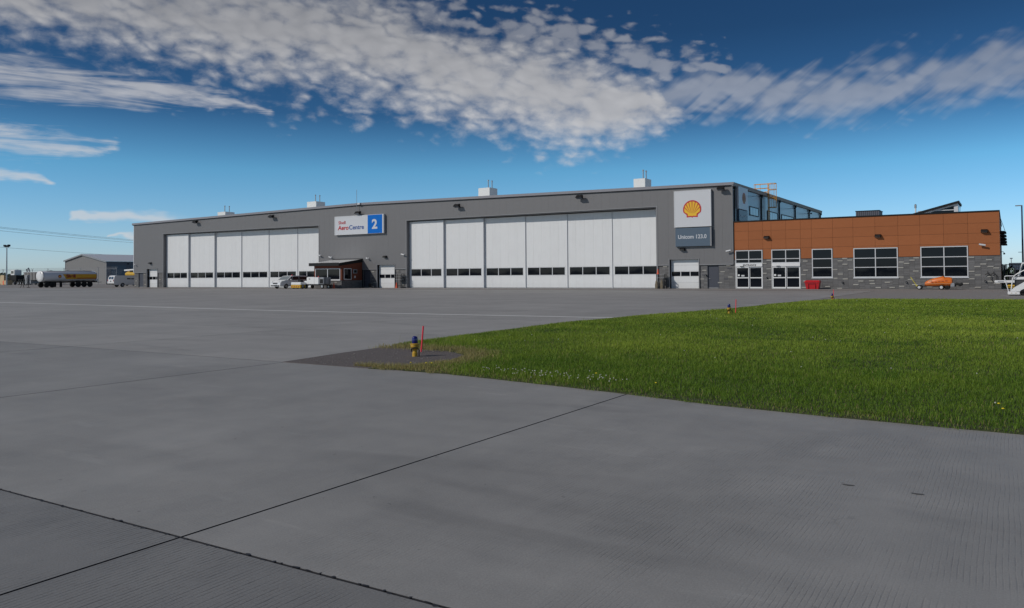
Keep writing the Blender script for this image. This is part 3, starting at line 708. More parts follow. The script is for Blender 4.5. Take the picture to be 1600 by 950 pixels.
spans = [(XL + .02, -126.37, 0, 2.46), (-125.03, -124.0, 0, 2.46), (-120.86, -119.5, 0, 2.46), (-83.3, -80.4, 0, 2.46), (-75.1, -75.02, 0, 2.46), (-73.78, -72.6, 0, 2.46), (-69.33, -67.5, 0, 2.46), (-32.27, -31.06, 0, 2.46), (-27.64, -26.85, 0, 2.46), (-25.6, -24.0, 0, 2.46)]
acc = [(-31.5, 2.35), (-27.15, 1.92), (-27.4, 1.0), (-25.2, 1.75), (-25.5, .62), (-24.4, 1.2), (-24.6, 2.38), (-73.3, 2.2), (-73.0, .7), (-69.0, 2.25), (-68.0, .4), (-67.85, 1.5), (-120.4, 1.3), (-124.6, 2.2), (-124.4, .5), (-127.0, 1.1), (-127.2, .3)]
drk = [(-24.5, 2.12), (-24.9, 1.02), (-27.2, 1.45), (-68.4, 1.0), (-73.4, 1.4), (-120.2, .8)]
masonry(hangar, spans, 82.0, 2.46, acc, drk)

# ------------------------------------------------------------------ brown terminal
TX0, TX1, TZ = -24.0, -.55, 6.90
term = empty('terminal', (-12, 82, 0), 'single storey terminal with rust brown panels over grey masonry and white framed windows', 'building')
WIN = [(-16.32, -14.42, 1.10, 3.90, 1), (-12.52, -8.68, 1.08, 3.88, 2), (-6.80, -3.0, 1.08, 3.88, 2)]
ENT = [(-23.86, -21.10), (-20.21, -17.42)]
TH = [(a, c, 3.94) for a, c in ENT]
b = MB(); x = TX0
for a, c, z0, z1, n in [(e[0], e[1], 0, 3.94, 0) for e in ENT] + WIN:
    b.box(x, a, 82.06, 82.6, 0, TZ - .05); b.box(a, c, 82.06, 82.6, z1, TZ - .05)
    if z0: b.box(a, c, 82.06, 82.6, 0, z0)
    x = c
b.box(x, TX1 - .02, 82.06, 82.6, 0, TZ - .05); b.build('wall', M['mortar'], term)
MB().box(TX0, TX1 - .1, 83.2, 83.3, 0, 6.7).build('inner_wall', M['clad_dark'], term)
MB().box(TX1 - .12, TX1 - .02, 82.62, 110, 0, TZ - .05).build('side_wall', M['brown'], term)
MB().box(TX0, TX1 - .02, 110.0, 110.1, 0, TZ - .05).build('rear_wall', M['brown'], term)
MB().box(TX0, TX1 - .05, 82.3, 110, TZ - .2, TZ - .04).build('roof', M['grey_metal'], term)
b = MB(); b.box(TX0 + .0, TX1 + .04, 81.93, 82.3, TZ - .045, TZ + .06); b.box(TX1 - .25, TX1 + .04, 82.31, 110.1, TZ - .045, TZ + .06); b.build('parapet_cap', M['black'], term)
# panels: rows of four, columns taken from the joints in the wall
PZ = [2.99, 4.06, 4.98, 5.88, TZ - .05]
PC = [-23.98, -22.50, -21.05, -20.22, -18.78, -17.38, -16.33, -14.38, -12.54, -10.60, -8.64, -6.82, -4.90, -2.98, TX1]
def overlaps(a, c, z0, z1):
    out = [(a, c, z0, z1)]
    for (h0, h1, hz1) in TH + [(w_[0], w_[1], w_[3]) for w_ in WIN]:
        nxt = []
        for (p, q, r, s) in out:
            if q <= h0 + .02 or p >= h1 - .02 or r >= hz1: nxt.append((p, q, r, s)); continue
            if s > hz1 + .04: nxt.append((p, q, hz1 + .012, s))
            if p < h0 - .06: nxt.append((p, h0 - .012, r, min(s, hz1 + .012)))
            if q > h1 + .06: nxt.append((h1 + .012, q, r, min(s, hz1 + .012)))
        out = nxt
    return out
for i in range(len(PC) - 1):
    for j in range(4):
        for (a, c, z0, z1) in overlaps(PC[i], PC[i + 1], PZ[j], PZ[j + 1]):
            if c - a < .07 or z1 - z0 < .05: continue
            b = MB(); b.box(a + .008, c - .008, 82.0, 82.055, z0 + .008, z1 - .008); b.build('cladding_panel', M['brown'], term, loc=(a, 82, z0))
b = MB(); b.box(TX0, TX1, 81.985, 82.05, 2.955, 2.985); b.build('base_flashing', M['clad_dark'], term) if False else None
# masonry band with white stone accents
spans = []
x = TX0
for a, c, z0, z1 in [(e[0] - .01, e[1] + .01, 0, 9) for e in ENT] + [(w_[0] - .01, w_[1] + .01, w_[2] - .1, 9) for w_ in WIN]:
    if a - x > .05: spans.append((x, a, 0, 2.95))
    if z0: spans.append((a, c, 0, z0))
    x = c
spans.append((x, TX1 + .03, 0, 2.95))
acc = []
def px_acc(lst, u0, z0): pass
for x, z in ((-20.45, 2.87), (-20.92, 2.55), (-20.47, 2.0), (-20.92, 1.55), (-20.45, .9), (-17.15, 1.38), (-17.1, .13), (-16.95, 2.72), (-16.93, 1.83), (-16.95, .76), (-14.2, 1.85), (-13.72, 2.70), (-13.3, 2.92), (-12.85, 2.76), (-13.3, 2.36), (-12.8, 1.85), (-13.72, 1.42), (-13.28, .95), (-14.2, 1.02), (-14.9, .22), (-13.8, .05), (-11.9, .74), (-12.35, .4), (-10.95, .76), (-10.9, .5), (-10.4, .13), (-9.6, .62), (-9.2, .14), (-8.45, 1.98), (-7.95, 2.36), (-7.5, 2.66), (-7.15, 2.86), (-8.4, 2.5), (-7.2, 1.65), (-8.45, 1.1), (-7.65, .88), (-7.3, .4), (-8.4, .25), (-2.75, 2.83), (-2.3, 2.0), (-2.75, 1.58), (-2.28, 1.25), (-2.76, .92), (-1.84, 2.22), (-1.4, 2.6), (-.86, 1.86), (-1.3, 1.98), (-2.3, .15), (-3.2, .5), (-1.3, .7), (-.84, .5), (-3.9, .3), (-5.2, .62), (-6.1, .2), (-1.32, 1.1)):
    acc.append((x, z))
masonry(term, spans, 81.965, 2.95, acc, [(-18.9, -9)][:0], course=.098)
# windows
def window(parent, a, c, z0, z1, ncol, zs, yf=81.93, sill=True, name='window'):
    t = .085
    b = MB(); b.box(a, c, yf, 82.15, z0, z0 + t); b.box(a, c, yf, 82.15, z1 - t, z1); b.box(a, a + t, yf + .001, 82.149, z0 + t, z1 - t); b.box(c - t, c, yf + .001, 82.149, z0 + t, z1 - t)
    w_ = (c - a - 2 * t) / ncol
    for k in range(1, ncol): b.box(a + t + k * w_ - .04, a + t + k * w_ + .04, yf + .003, 82.145, z0 + t, z1 - t)
    for z in zs: b.box(a + t, c - t, yf + .006, 82.14, z - .035, z + .035)
    if sill: b.box(a - .05, c + .05, yf - .06, 82.0, z0 - .09, z0 - .002)
    f = b.build(name, M['white_trim'], parent)
    zz_ = [z0 + t] + list(zs) + [z1 - t]
    for k in range(ncol):
        for p, q in zip(zz_, zz_[1:]):
            MB().box(a + t + k * w_ + .02, a + t + (k + 1) * w_ - .02, 82.04, 82.06, p + .01, q - .01).build('pane', M['glass'], f)
    return f
for a, c, z0, z1, n in WIN: window(term, a, c, z0, z1, n, [z0 + (z1 - z0) * .345, z0 + (z1 - z0) * .655])
for i, (a, c) in enumerate(ENT):
    f = window(term, a, c, 2.56, 3.93, 2, [3.0], sill=False, name='transom_window')
    b = MB(); b.box(a + .06, c - .01, 81.86, 82.2, 2.25, 2.555); b.box(a, a + .055, 81.95, 82.2, 0, 2.555); b.build('door_header', M['white'], term)
    if i == 0: text('lettering', 'ENTRANCE', M['black'], term, (a + .80, 81.855, 2.31), .26, offset=.006, sx=1.0)
    MB().box(a + .50, a + .85, 81.80, 81.855, 2.235, 2.30).build('motion_sensor', M['black'], term)
    mid = (a + c) / 2
    for k, (p, q, yo) in enumerate(((a + .10, mid + .01, 81.92), (mid + .03, c - .06, 82.0))):
        b = MB(); b.box(p, q, yo, yo + .06, .02, .17); b.box(p, q, yo, yo + .06, 2.12, 2.235); b.box(p, p + .075, yo + .001, yo + .059, .17, 2.12); b.box(q - .075, q, yo + .001, yo + .059, .17, 2.12); b.box(p + .075, q - .075, yo + .002, yo + .058, 1.06, 1.16)
        d = b.build('sliding_door', M['white'], term)
        MB().box(p + .076, q - .076, yo + .02, yo + .035, .171, 1.059).build('pane', M['glass'], d); MB().box(p + .076, q - .076, yo + .02, yo + .035, 1.161, 2.119).build('pane', M['glass'], d)
        if k == 0:
            MB().box(p + .14, p + .34, yo + .012, yo + .018, 1.28, 1.46).build('notice', M['white'], d); MB().box(p + .50, p + .82, yo + .012, yo + .018, 1.24, 1.40).build('notice', M['tan'] if False else M['white_trim'], d)
    MB().box(c - .055, c, 81.93, 82.2, 0, 2.555).build('door_post', M['white_trim'], term)
# louvre sun shades on the right side wall
for y in (84.0,):
    b = MB()
    b.tube([(TX1 - .03, y, 6.7), (TX1 + .42, y, 5.1)], .022, 6); b.tube([(TX1 + .05, y, 3.8), (TX1 + .05, y, 5.1)], .03, 6)
    br = b.build('shade_bracket', M['grey_metal'], term)
    lv = None
    for k, z in enumerate((5.02, 4.72, 4.44, 4.19, 3.96)):
        if lv is None:
            b = MB(); b.prism([(TX1, z), (TX1 + .15, z - .035), (TX1 + .50, z - .03), (TX1 + .48, z + .06), (TX1 + .32, z + .14), (TX1 + .12, z + .15), (TX1, z + .12)], y - .9, y + 2.2, 'y'); lv = b.build('louvre', M['black'], term, loc=(TX1, y, z))
        else: piece('louvre', lv, term, (TX1 + .012 * k, y, z))

# things on the terminal roof
sc_ = empty('roof_equipment_screen', (-12.5, 92, 6.86), 'dark grey boxy equipment screen on the flat terminal roof', 'roof screen')
b = MB(); b.box(-13.75, -11.45, 92, 94.6, 6.86, 8.10); b.build('housing', M['grey_metal'] if False else mat('screen_grey', (.07, .075, .095), .6, var=.1), sc_)
for k in range(12): MB().box(-13.72 + k * .193, -13.57 + k * .193, 91.93, 91.998, 6.9, 8.06).build('slat', mat('slat_grey', (.10, .105, .13), .6) if k == 0 else bpy.data.materials['slat_grey'], sc_)
MB().box(-13.8, -11.4, 91.9, 94.65, 8.10, 8.17).build('cap', M['black'], sc_)
cl = empty('roof_clerestory', (-6.3, 92, 6.86), 'mono pitched rooftop lantern with glazed triangular front and white frames', 'clerestory')
xa, xb, za, zb = -9.0, -4.10, 7.42, 8.72
sl = (zb - za) / (xb - xa)
def zr(x): return za + (x - xa) * sl
b = MB(); b.prism([(xa, zr(xa)), (xb + .06, zr(xb + .06)), (xb + .06, zr(xb) - .19), (xa, zr(xa) - .20)], 91.7, 97.3, 'y'); b.build('roof', M['black'], cl)
b = MB(); b.prism([(xa + .5, 6.86), (xb - .12, 6.86), (xb - .12, zr(xb) - .26), (xa + .5, zr(xa + .5) - .22)], 92.12, 92.2, 'y'); b.build('pane', M['glass'], cl)
b = MB()
b.prism([(xa + .6, zr(xa + .6) - .37), (xa + .6, zr(xa + .6) - .225), (xb - .2, zr(xb - .2) - .225), (xb - .2, zr(xb - .2) - .37)][::-1], 92.0, 92.1, 'y')
b.box(-6.68, -6.58, 91.99, 92.09, 6.9, zr(-6.63) - .3); b.box(-7.83, -7.74, 91.99, 92.09, 6.9, zr(-7.78) - .3)
b.box(-7.8, xb - .35, 91.985, 92.085, 7.80, 7.88); b.box(xb - .42, xb - .05, 91.98, 92.2, 6.86, zr(xb) - .22); b.build('glazing_frame', M['white_trim'], cl)
b = MB(); b.box(xb - .14, xb - .06, 92.21, 97.2, 6.86, zr(xb) - .28); b.build('side_wall', M['white_trim'], cl)
for k in range(4): MB().box(xb - .055, xb - .03, 92.5 + k * 1.2, 93.4 + k * 1.2, 7.2, 8.2).build('side_pane', M['glass_blue'], cl)
vp = empty('vent_pipe', (-8.13, 93.5, 6.86), 'thin white vent pipe beside the rooftop lantern', 'vent pipe')
MB().tube([(-8.13, 93.5, 6.86), (-8.13, 93.5, 8.35)], .07, 10).build('pipe', M['white'], vp); MB().lathe((-8.13, 93.5, 8.35), [(.11, -.05), (.11, .3), (.04, .36)], 12).build('cowl', M['steel'], vp)

# ------------------------------------------------------------------ hangar roof units
unit_labels = ['white rooftop heater with twin flues nearest the left end of the hangar roof', 'white rooftop heater with twin flues left of the roof ridge', 'white rooftop heater with twin flues just right of the roof ridge', 'largest looking white rooftop heater with twin flues near the right end of the roof']
# unit: main casing, stepped duct behind it on the +y side, two flues
def unit(x, wd, y, top, lab, group='heaters on the hangar roof'):
    z0 = ztop(x) + .02; e = empty('rooftop_unit', (x, y, z0), lab, 'rooftop unit', group)
    MB().cbox(x - wd, x, y, y + 2.1, z0, top, .02).build('casing', M['rtu'], e)
    MB().cbox(x - wd + .25, x - .05, y + 2.12, y + 5.2, z0, z0 + (top - z0) * .62, .02).build('duct', M['rtu'], e)
    b = MB(); b.add([(x - wd + .3, y + 5.22, z0), (x - .1, y + 5.22, z0), (x - .1, y + 5.22, z0 + (top - z0) * .5), (x - wd + .3, y + 5.22, z0 + (top - z0) * .5), (x - wd + .3, y + 8, z0), (x - .1, y + 8, z0)], [(0, 1, 2, 3), (0, 4, 5, 1), (3, 2, 5, 4), (1, 5, 2), (0, 3, 4)]); b.build('intake_hood', M['rtu'], e)
    MB().box(x + .004, x + .02, y + .75, y + 1.15, z0 + (top - z0) * .42, z0 + (top - z0) * .58).build('louvre', M['clad_dark'], e)
    for fx, fy in ((-.32, .15), (-.32, 1.15)):
        f = MB().tube([(x + fx, y + fy, top), (x + fx, y + fy, top + 1.05)], .075, 10).build('flue', M['steel'], e)
        MB().lathe((x + fx, y + fy, top + 1.05), [(.11, -.07), (.13, .03), (.05, .09)], 10).build('flue_cap', M['steel'], f)
unit(-39.87, 1.62, 97, 14.08, unit_labels[3])
unit(-64.14, 2.0, 97, 14.45, unit_labels[2])
unit(-99.43, 2.2, 97, 14.40, unit_labels[1])
unit(-122.84, 2.2, 97, 13.78, unit_labels[0])

# antenna mast on the ridge
an = empty('antenna_mast', (-75.9, 81.72, 10.6), 'thin grey antenna mast rising above the roof ridge over the blue and white sign', 'antenna')
MB().tube([(-75.9, 81.62, 10.6), (-75.9, 81.62, 13.5)], .03, 6).build('mast', M['steel'], an); MB().box(-75.7, -75.25, 81.5, 81.66, 11.42, 11.66).build('junction_box', M['white_trim'], an)

# ------------------------------------------------------------------ signs
sg = empty('hangar_sign', (-75.5, FY, 7.3), 'long white and blue board reading Shell AeroCentre 2 above the brown hut', 'sign')
MB().cbox(-80.0, -71.0, FY - .36, FY - .012, 7.36, 9.95, .02).build('sign_box', M['sign_white'], sg)
MB().box(-73.82, -71.25, FY - .372, FY - .362, 7.40, 9.90).build('blue_panel', M['blue'], sg)
b = MB(); yy = FY - .378
b.box(-80.0, -79.9, yy, yy + .016, 7.36, 9.95); b.box(-79.88, -73.85, yy, yy + .016, 9.86, 9.95); b.box(-79.88, -73.85, yy, yy + .016, 7.36, 7.45); b.box(-73.86, -73.83, yy, yy + .016, 7.46, 9.85); b.box(-71.2, -71.0, yy, yy + .016, 7.36, 9.95)
b.build('sign_frame', M['white_trim'], sg)
yt = FY - .378
text('lettering', 'Shell', M['text_red'], sg, (-79.26, yt, 8.86), .60, offset=.006, width=1.32)
text('lettering', 'Aero', M['text_red'], sg, (-79.34, yt, 8.06), .84, offset=.018, shear=.1, width=2.02)
text('lettering', 'Centre', M['text_blue'], sg, (-77.27, yt, 8.06), .84, offset=.012, width=2.72)
text('lettering', '2', M['sign_white'], sg, (-73.08, yt, 8.05), 1.75, offset=.06, width=.98)

def pecten(name, parent, cx, y, cz, w_, mats, axis='y', side=1):
    """scallop shell emblem, drawn from its own outline; red border, yellow body, red ribs"""
    s_ = w_ / 2
    def ring(k, inset=0.0):
        pts = []
        n = 26
        for i in range(n + 1):
            t = R(-18 + 216 * i / n); r = 1.0
            pts.append((math.cos(t) * r * k, math.sin(t) * r * k * .98))
        return pts
    out = ring(1.0); out = [p for p in out]
    out += [(-.62, -.56), (-.60, -.84), (-.12, -.80), (0, -.88), (.12, -.80), (.60, -.84), (.62, -.56)]
    inn = ring(.86); inn = [(x, z) for x, z in inn] + [(-.49, -.46), (-.47, -.70), (-.10, -.67), (0, -.73), (.10, -.67), (.47, -.70), (.49, -.46)]
    def mk(pts, d):
        b = MB()
        P = [(cx + x * s_, y - d, cz + z * s_) for x, z in pts] if axis == 'y' else [(cx + d, y + x * s_, cz + z * s_) for x, z in pts]
        c0 = (cx, y - d, cz - .1 * s_) if axis == 'y' else (cx + d, y, cz - .1 * s_)
        b.add([c0] + P, [(0, i + 1, (i + 1) % len(P) + 1) for i in range(len(P))]); return b
    mk(out, .006).build('emblem_border', mats[0], parent); mk(inn, .012).build('emblem', mats[1], parent)
    b = MB()
    for k in range(7):
        t = R(90 + (k - 3) * 24.5); p0 = (.10 * (3 - k) * .42 * -1 * -1, -.42)
        x0, z0 = -.055 * (k - 3) * 1.6 * 1.0, -.40 + .012 * abs(k - 3)
        x1, z1 = math.cos(t) * .88, math.sin(t) * .86
        nx, nz = -(z1 - z0), (x1 - x0); L = math.hypot(nx, nz); nx, nz = nx / L, nz / L
        q = [(x0 - nx * .008, z0 - nz * .008), (x1 - nx * .048, z1 - nz * .048), (x1 + nx * .048, z1 + nz * .048), (x0 + nx * .008, z0 + nz * .008)]
        b.add([(cx + x * s_, y - .018, cz + z * s_) if axis == 'y' else (cx + .018, y + x * s_, cz + z * s_) for x, z in q], [(0, 1, 2, 3)])
    b.build('emblem_rib', mats[0], parent)
s2 = empty('emblem_sign', (-28.25, FY, 6.5), 'square white board with a red and yellow scallop shell emblem on the hangar front', 'sign')
MB().cbox(-30.27, -26.22, FY - .30, FY - .012, 6.53, 10.42, .02).build('sign_box', M['sign_white'], s2)
b = MB(); yy = FY - .315; b.box(-30.27, -30.19, yy, yy + .013, 6.53, 10.42); b.box(-26.32, -26.22, yy, yy + .013, 6.53, 10.42); b.box(-30.18, -26.33, yy, yy + .013, 10.36, 10.42); b.box(-30.18, -26.33, yy, yy + .013, 6.53, 6.59); b.build('sign_frame', M['white_trim'], s2)
pecten('emblem', s2, -28.27, FY - .303, 8.38, 2.0, (M['text_red'], M['shell_yellow']))
s3 = empty('radio_sign', (-28.2, FY, 4.4), 'slate blue board reading Unicom 123.0 below the emblem board', 'sign')
MB().cbox(-30.2, -26.2, FY - .34, FY - .012, 4.47, 6.44, .02).build('sign_box', M['slate'], s3)
b = MB(); yy = FY - .353; b.box(-26.36, -26.2, yy, yy + .012, 4.47, 6.44); b.box(-30.2, -30.14, yy, yy + .012, 4.47, 6.44); b.build('sign_frame', M['trim'], s3)
text('lettering', 'Unicom 123.0', M['sign_white'], s3, (-29.86, FY - .346, 5.30), .58, offset=.010, width=3.1)
s4 = empty('side_emblem_sign', (SX, 85.4, 8.2), 'white emblem board on the shaded right side wall of the hangar', 'sign')
MB().cbox(SX + .02, SX + .25, 83.3, 86.85, 8.35, 10.72, .02).build('sign_box', M['sign_white'], s4)
pecten('emblem', s4, SX + .252, 85.3, 9.55, 1.3, (M['text_red'], M['tan']), axis='x')
s5 = empty('side_radio_sign', (SX, 85.4, 7), 'slate blue board under the emblem board on the shaded side wall', 'sign')
MB().cbox(SX + .02, SX + .20, 83.6, 86.8, 7.1, 8.30, .02).build('sign_box', M['slate'], s5)
text('lettering', 'Unicom 123.0', M['sign_white'], s5, (SX + .206, 84.0, 7.55), .36, rot=(R(90), 0, R(90)))

# ------------------------------------------------------------------ wall lamps
def flood(x, z, lab, s=1.0, big=True):
    e = empty('wall_floodlight', (x, FY, z), lab, 'floodlight', 'black floodlights on the hangar front')
    y = FY
    MB().box(x - .14, x + .14, y - .06, y, z + .12, z + .38).build('mount_plate', M['black'], e)
    b = MB(); b.tube([(x - .1, y - .06, z + .26), (x - .1, y - .3, z + .30), (x + .05, y - .5, z + .2)], .035, 6); b.tube([(x - .32, y - .36, z + .34), (x - .1, y - .3, z + .3)], .03, 6); b.build('bracket', M['black'], e)
    b = MB(); b.loft([[(x - .36 * s, y - .30, z + .22), (x + .36 * s, y - .30, z + .22), (x + .36 * s, y - .55, z + .30), (x - .36 * s, y - .55, z + .30)], [(x - .40 * s, y - .34, z - .14), (x + .40 * s, y - .34, z - .14), (x + .40 * s, y - .80, z + .02), (x - .40 * s, y - .80, z + .02)]]); b.build('lamp_head', M['black'], e)
    MB().add([(x - .34 * s, y - .38, z - .146), (x + .34 * s, y - .38, z - .146), (x + .34 * s, y - .76, z + .0), (x - .34 * s, y - .76, z + .0)], [(0, 1, 2, 3)]).build('lens', M['glass_blue'], e)
flood(-110.5, 10.42, 'black floodlight above the leftmost white door leaf')
flood(-92.8, 10.48, 'black floodlight above the left door opening, nearer the long sign')
flood(-75.55, 10.18, 'black floodlight directly above the long blue and white sign')
flood(-58.8, 10.28, 'black floodlight above the left part of the right door opening')
flood(-41.5, 10.38, 'black floodlight above the right part of the right door opening')
flood(-25.1, 10.32, 'black floodlight at the upper right corner of the hangar front', .9)
def pack(x, y, z, lab, m='black', w_=.5):
    e = empty('wall_pack_light', (x, y, z), lab, 'wall light', 'wedge shaped wall lights')
    MB().prism([(y, z - .14), (y, z + .18), (y - .12, z + .18), (y - .38, z + .05), (y - .40, z - .04)][::-1], x - w_ / 2, x + w_ / 2, 'x').build('housing', M[m], e)
    MB().add([(x - w_ / 2 + .04, y - .03, z - .138), (x + w_ / 2 - .04, y - .03, z - .138), (x + w_ / 2 - .04, y - .36, z - .055), (x - w_ / 2 + .04, y - .36, z - .055)], [(0, 1, 2, 3)]).build('lens', M['windscreen'], e)
pack(-122.8, FY, 4.05, 'small black wall light above the left overhead door')
pack(-71.0, FY, 4.15, 'small black wall light above the middle overhead door')
pack(-29.45, FY, 4.15, 'small black wall light under the slate radio board')
pack(-20.65, 82.0, 5.15, 'black wall light between the two entrances on the brown panels')
pack(-10.35, 82.0, 4.97, 'black wall light above the middle window on the brown panels')
pack(-1.72, 82.0, 5.12, 'black wall light near the right end of the brown panels')
def cctv(x, y, z, lab, flip=1):
    e = empty('security_camera', (x, y, z), lab, 'camera', 'security cameras on the walls')
    MB().lathe((x, y, z), [(.09, 0), (.09, -.06), (.04, -.08)], 10, 'y').build('base', M['white_trim'], e)
    MB().tube([(x, y - .06, z), (x, y - .3, z - .02)], .03, 6).build('arm', M['white_trim'], e)
    MB().tube([(x - .28 * flip, y - .32, z + .05), (x + .22 * flip, y - .34, z - .05)], .085, 10).build('body', M['white_trim'], e)
cctv(-83.0, FY, 4.6, 'white security camera left of the brown hut roof')
cctv(-76.0 - 4.9, FY, 4.3, 'white security camera just above the brown hut roof')
cctv(-74.0, FY, 4.02, 'small white security camera right of the brown hut roof', .6)
cctv(-65.9 - 1.85, FY, 4.42, 'white security camera left of the right door opening')
cctv(-24.5, FY, 3.9, 'white security camera at the right end of the grey cladding', -1)
cctv(-1.85, 82.0, 3.92, 'white security camera under the right wall light on the brown panels')
cctv(-126.9, FY, 3.9, 'small white security camera at the left corner of the hangar', .6)

# ------------------------------------------------------------------ orange cage ladder on the hangar side
ld = empty('cage_ladder', (SX, 95.5, 6.95), 'orange caged ladder climbing the hangar side above the terminal roof', 'ladder')
lx = SX + .25
b = MB()
for y in (95.25, 95.75): b.box(lx, lx + .08, y - .04, y + .04, 6.9, 12.1)
b.build('stringer', M['ladder'], ld)
rg = None
for k in range(17):
    z = 7.1 + k * .3
    if rg is None: rg = MB().tube([(lx + .04, 95.25, z), (lx + .04, 95.75, z)], .018, 5).build('rung', M['ladder'], ld, loc=(lx, 95.5, z))
    else: piece('rung', rg, ld, (lx, 95.5, z))
def hoop(z):
    return [(lx + .04, 95.15, z), (lx + .45, 95.0, z), (lx + .85, 95.15, z), (lx + .95, 95.5, z), (lx + .85, 95.85, z), (lx + .45, 96.0, z), (lx + .04, 95.85, z)]
for z in (9.3, 10.4, 11.4, 12.1): MB().tube(hoop(z), .035, 5).build('cage_hoop', M['ladder'], ld)
for x, y in ((lx + .45, 95.0), (lx + .85, 95.15), (lx + .95, 95.5), (lx + .85, 95.85), (lx + .45, 96.0)): MB().box(x - .02, x + .02, y - .02, y + .02, 9.3, 12.1).build('cage_bar', M['ladder'], ld)
b = MB()
for z in (11.15, 11.6, 12.1): b.tube([(lx, 95.2, z), (SX - 1.3, 95.2, z), (SX - 1.3, 95.8, z), (lx, 95.8, z)], .03, 5)
for x, y in ((SX - 1.3, 95.2), (SX - 1.3, 95.8), (SX - .6, 95.2)): b.tube([(x, y, 10.95), (x, y, 12.1)], .03, 5)
b.build('guard_rail', M['ladder'], ld)
for i, (y, z, lab) in enumerate(((90.0, 10.2, 'grey bracket light on the side wall between the emblem board and the ladder'), (106.5, 9.9, 'grey bracket light on the side wall above the long side window'), (116.8, 9.9, 'grey bracket light on the side wall nearest its far end'))):
    e = empty('bracket_light', (SX, y, z), lab, 'light', 'bracket lights on the hangar side')
    MB().tube([(SX, y, z), (SX + .7, y, z + .03)], .03, 6).build('arm', M['steel'], e); MB().lathe((SX + .8, y, z), [(.06, .12), (.13, .05), (.14, -.06)], 10).build('lamp_head', M['black'], e)

# ------------------------------------------------------------------ hut in front of the hangar
hx0, hx1, hy0 = -80.25, -75.2, 77.95
hut = empty('control_hut', (-77.7, 80, 0), 'small red brown lean-to hut with wide windows in front of the hangar wall', 'hut')
zf, zk = 3.02, 3.62
b = MB(); b.prism([(hy0, 1.06), (FY - .02, 1.06), (FY - .02, zk), (hy0, zf)], hx0, hx1, 'x'); b.build('wall', M['redbrown'], hut)
# siding boards on the two visible faces
for k in range(2):
    z = 2.68 + k * .17
    MB().box(hx0 - .01, hx1 + .01, hy0 - .03, hy0 - .002, z + .006, z + .164).build('siding_board', M['redbrown'], hut)
for a, c in ((hx0 - .01, hx0 + .22), (-77.60 + .02, -77.60 + .07), (hx1 - .22, hx1 + .01)):
    MB().box(a, c, hy0 - .03, hy0 - .002, 1.1, 2.675).build('siding_board', M['redbrown'], hut)
for a, c in ((78.35, 79.70), (79.73, 81.85)): pass
MB().box(hx1 + .002, hx1 + .028, hy0, 78.28, 1.1, 3.0).build('siding_board', M['redbrown'], hut)
for k in range(13):
    z = 1.1 + k * .145
    MB().box(hx1 + .002, hx1 + .028, 79.78, 81.85, z + .004, z + .141).build('siding_board', M['redbrown'], hut)
b = MB()
b2 = [(hx0 - .02, hx1 + .02, 0, 1.05)]
masonry(hut, b2, hy0 - .04, 1.05, [(-79.3, .75), (-78.5, .25), (-76.2, .8), (-75.8, .35), (-77.2, .5)])
b = MB()
for i in range(8):
    for r in range(10):
        o = rnd.uniform(0, .012); a0 = hy0 + .02 + i * .485; b.box(hx1 - .02, hx1 + .035 + o, a0, a0 + .475, r * .105 + .004, (r + 1) * .105 - .004)
o = b.build('brick_courses', M['brick'], hut); o['kind'] = 'stuff'
MB().box(hx0 + .02, hx1 - .03, hy0 + .03, FY - .03, 0, 1.04).build('plinth', M['mortar'], hut)
def hwin(axis, a, c, z0, z1, n, f):
    b = MB(); t = .09
    def bx(p, q, r, s, d0, d1):
        (b.box(p, q, f - d1, f - d0, r, s) if axis == 'x' else b.box(f + d0, f + d1, p, q, r, s))
    bx(a, c, z0, z0 + t, -.02, .05); bx(a, c, z1 - t, z1, -.02, .05); bx(a, a + t, z0 + t, z1 - t, -.02, .049); bx(c - t, c, z0 + t, z1 - t, -.02, .049)
    w_ = (c - a) / n
    for k in range(1, n): bx(a + k * w_ - .06, a + k * w_ + .06, z0 + t, z1 - t, -.02, .047)
    fr = b.build('window_frame', M['white_trim'], hut)
    for k in range(n):
        b = MB(); p, q = a + k * w_ + .05, a + (k + 1) * w_ - .05
        (b.box(p, q, f - .022, f - .004, z0 + .05, z1 - .05) if axis == 'x' else b.box(f + .004, f + .022, p, q, z0 + .05, z1 - .05)); b.build('pane', M['glass'], fr)
hwin('x', -80.02, -75.42, 1.12, 2.66, 2, hy0 - .032)
MB().box(-80.1, -75.35, hy0 - .16, hy0 - .035, 1.03, 1.115).build('window_sill', M['white'], hut)
hwin('y', 78.30, 79.74, 1.14, 2.66, 1, hx1 + .03)
MB().box(hx1 + .03, hx1 + .12, 80.05, 80.80, 1.98, 2.52).build('air_vent', M['grey_metal'], hut)
MB().box(hx1 + .122, hx1 + .14, 80.18, 80.67, 2.08, 2.42).build('vent_grille', M['black'], hut)
MB().box(hx1 + .03, hx1 + .10, 80.3, 80.52, 1.35, 1.66).build('key_box', M['white_trim'], hut)
b = MB(); b.prism([(hy0 - .55, 3.33), (FY - .02, 3.93), (FY - .02, 3.82), (hy0 - .55, 3.24)], hx0 - .45, hx1 + .03, 'x'); b.build('roof', M['roof_white'], hut)
b = MB(); b.box(hx0 - .46, hx1 + .05, hy0 - .60, hy0 - .552, 3.0, 3.42); b.build('fascia', M['black'], hut)
b = MB(); b.prism([(hy0 - .55, 3.0), (FY - .02, 3.52), (FY - .02, 3.96), (hy0 - .55, 3.36)], hx1 + .04, hx1 + .10, 'x'); b.build('fascia', M['black'], hut)
MB().box(-80.65, hx1 + .10, FY - .14, FY - .015, 3.80, 4.02).build('head_flashing', M['black'], hut)

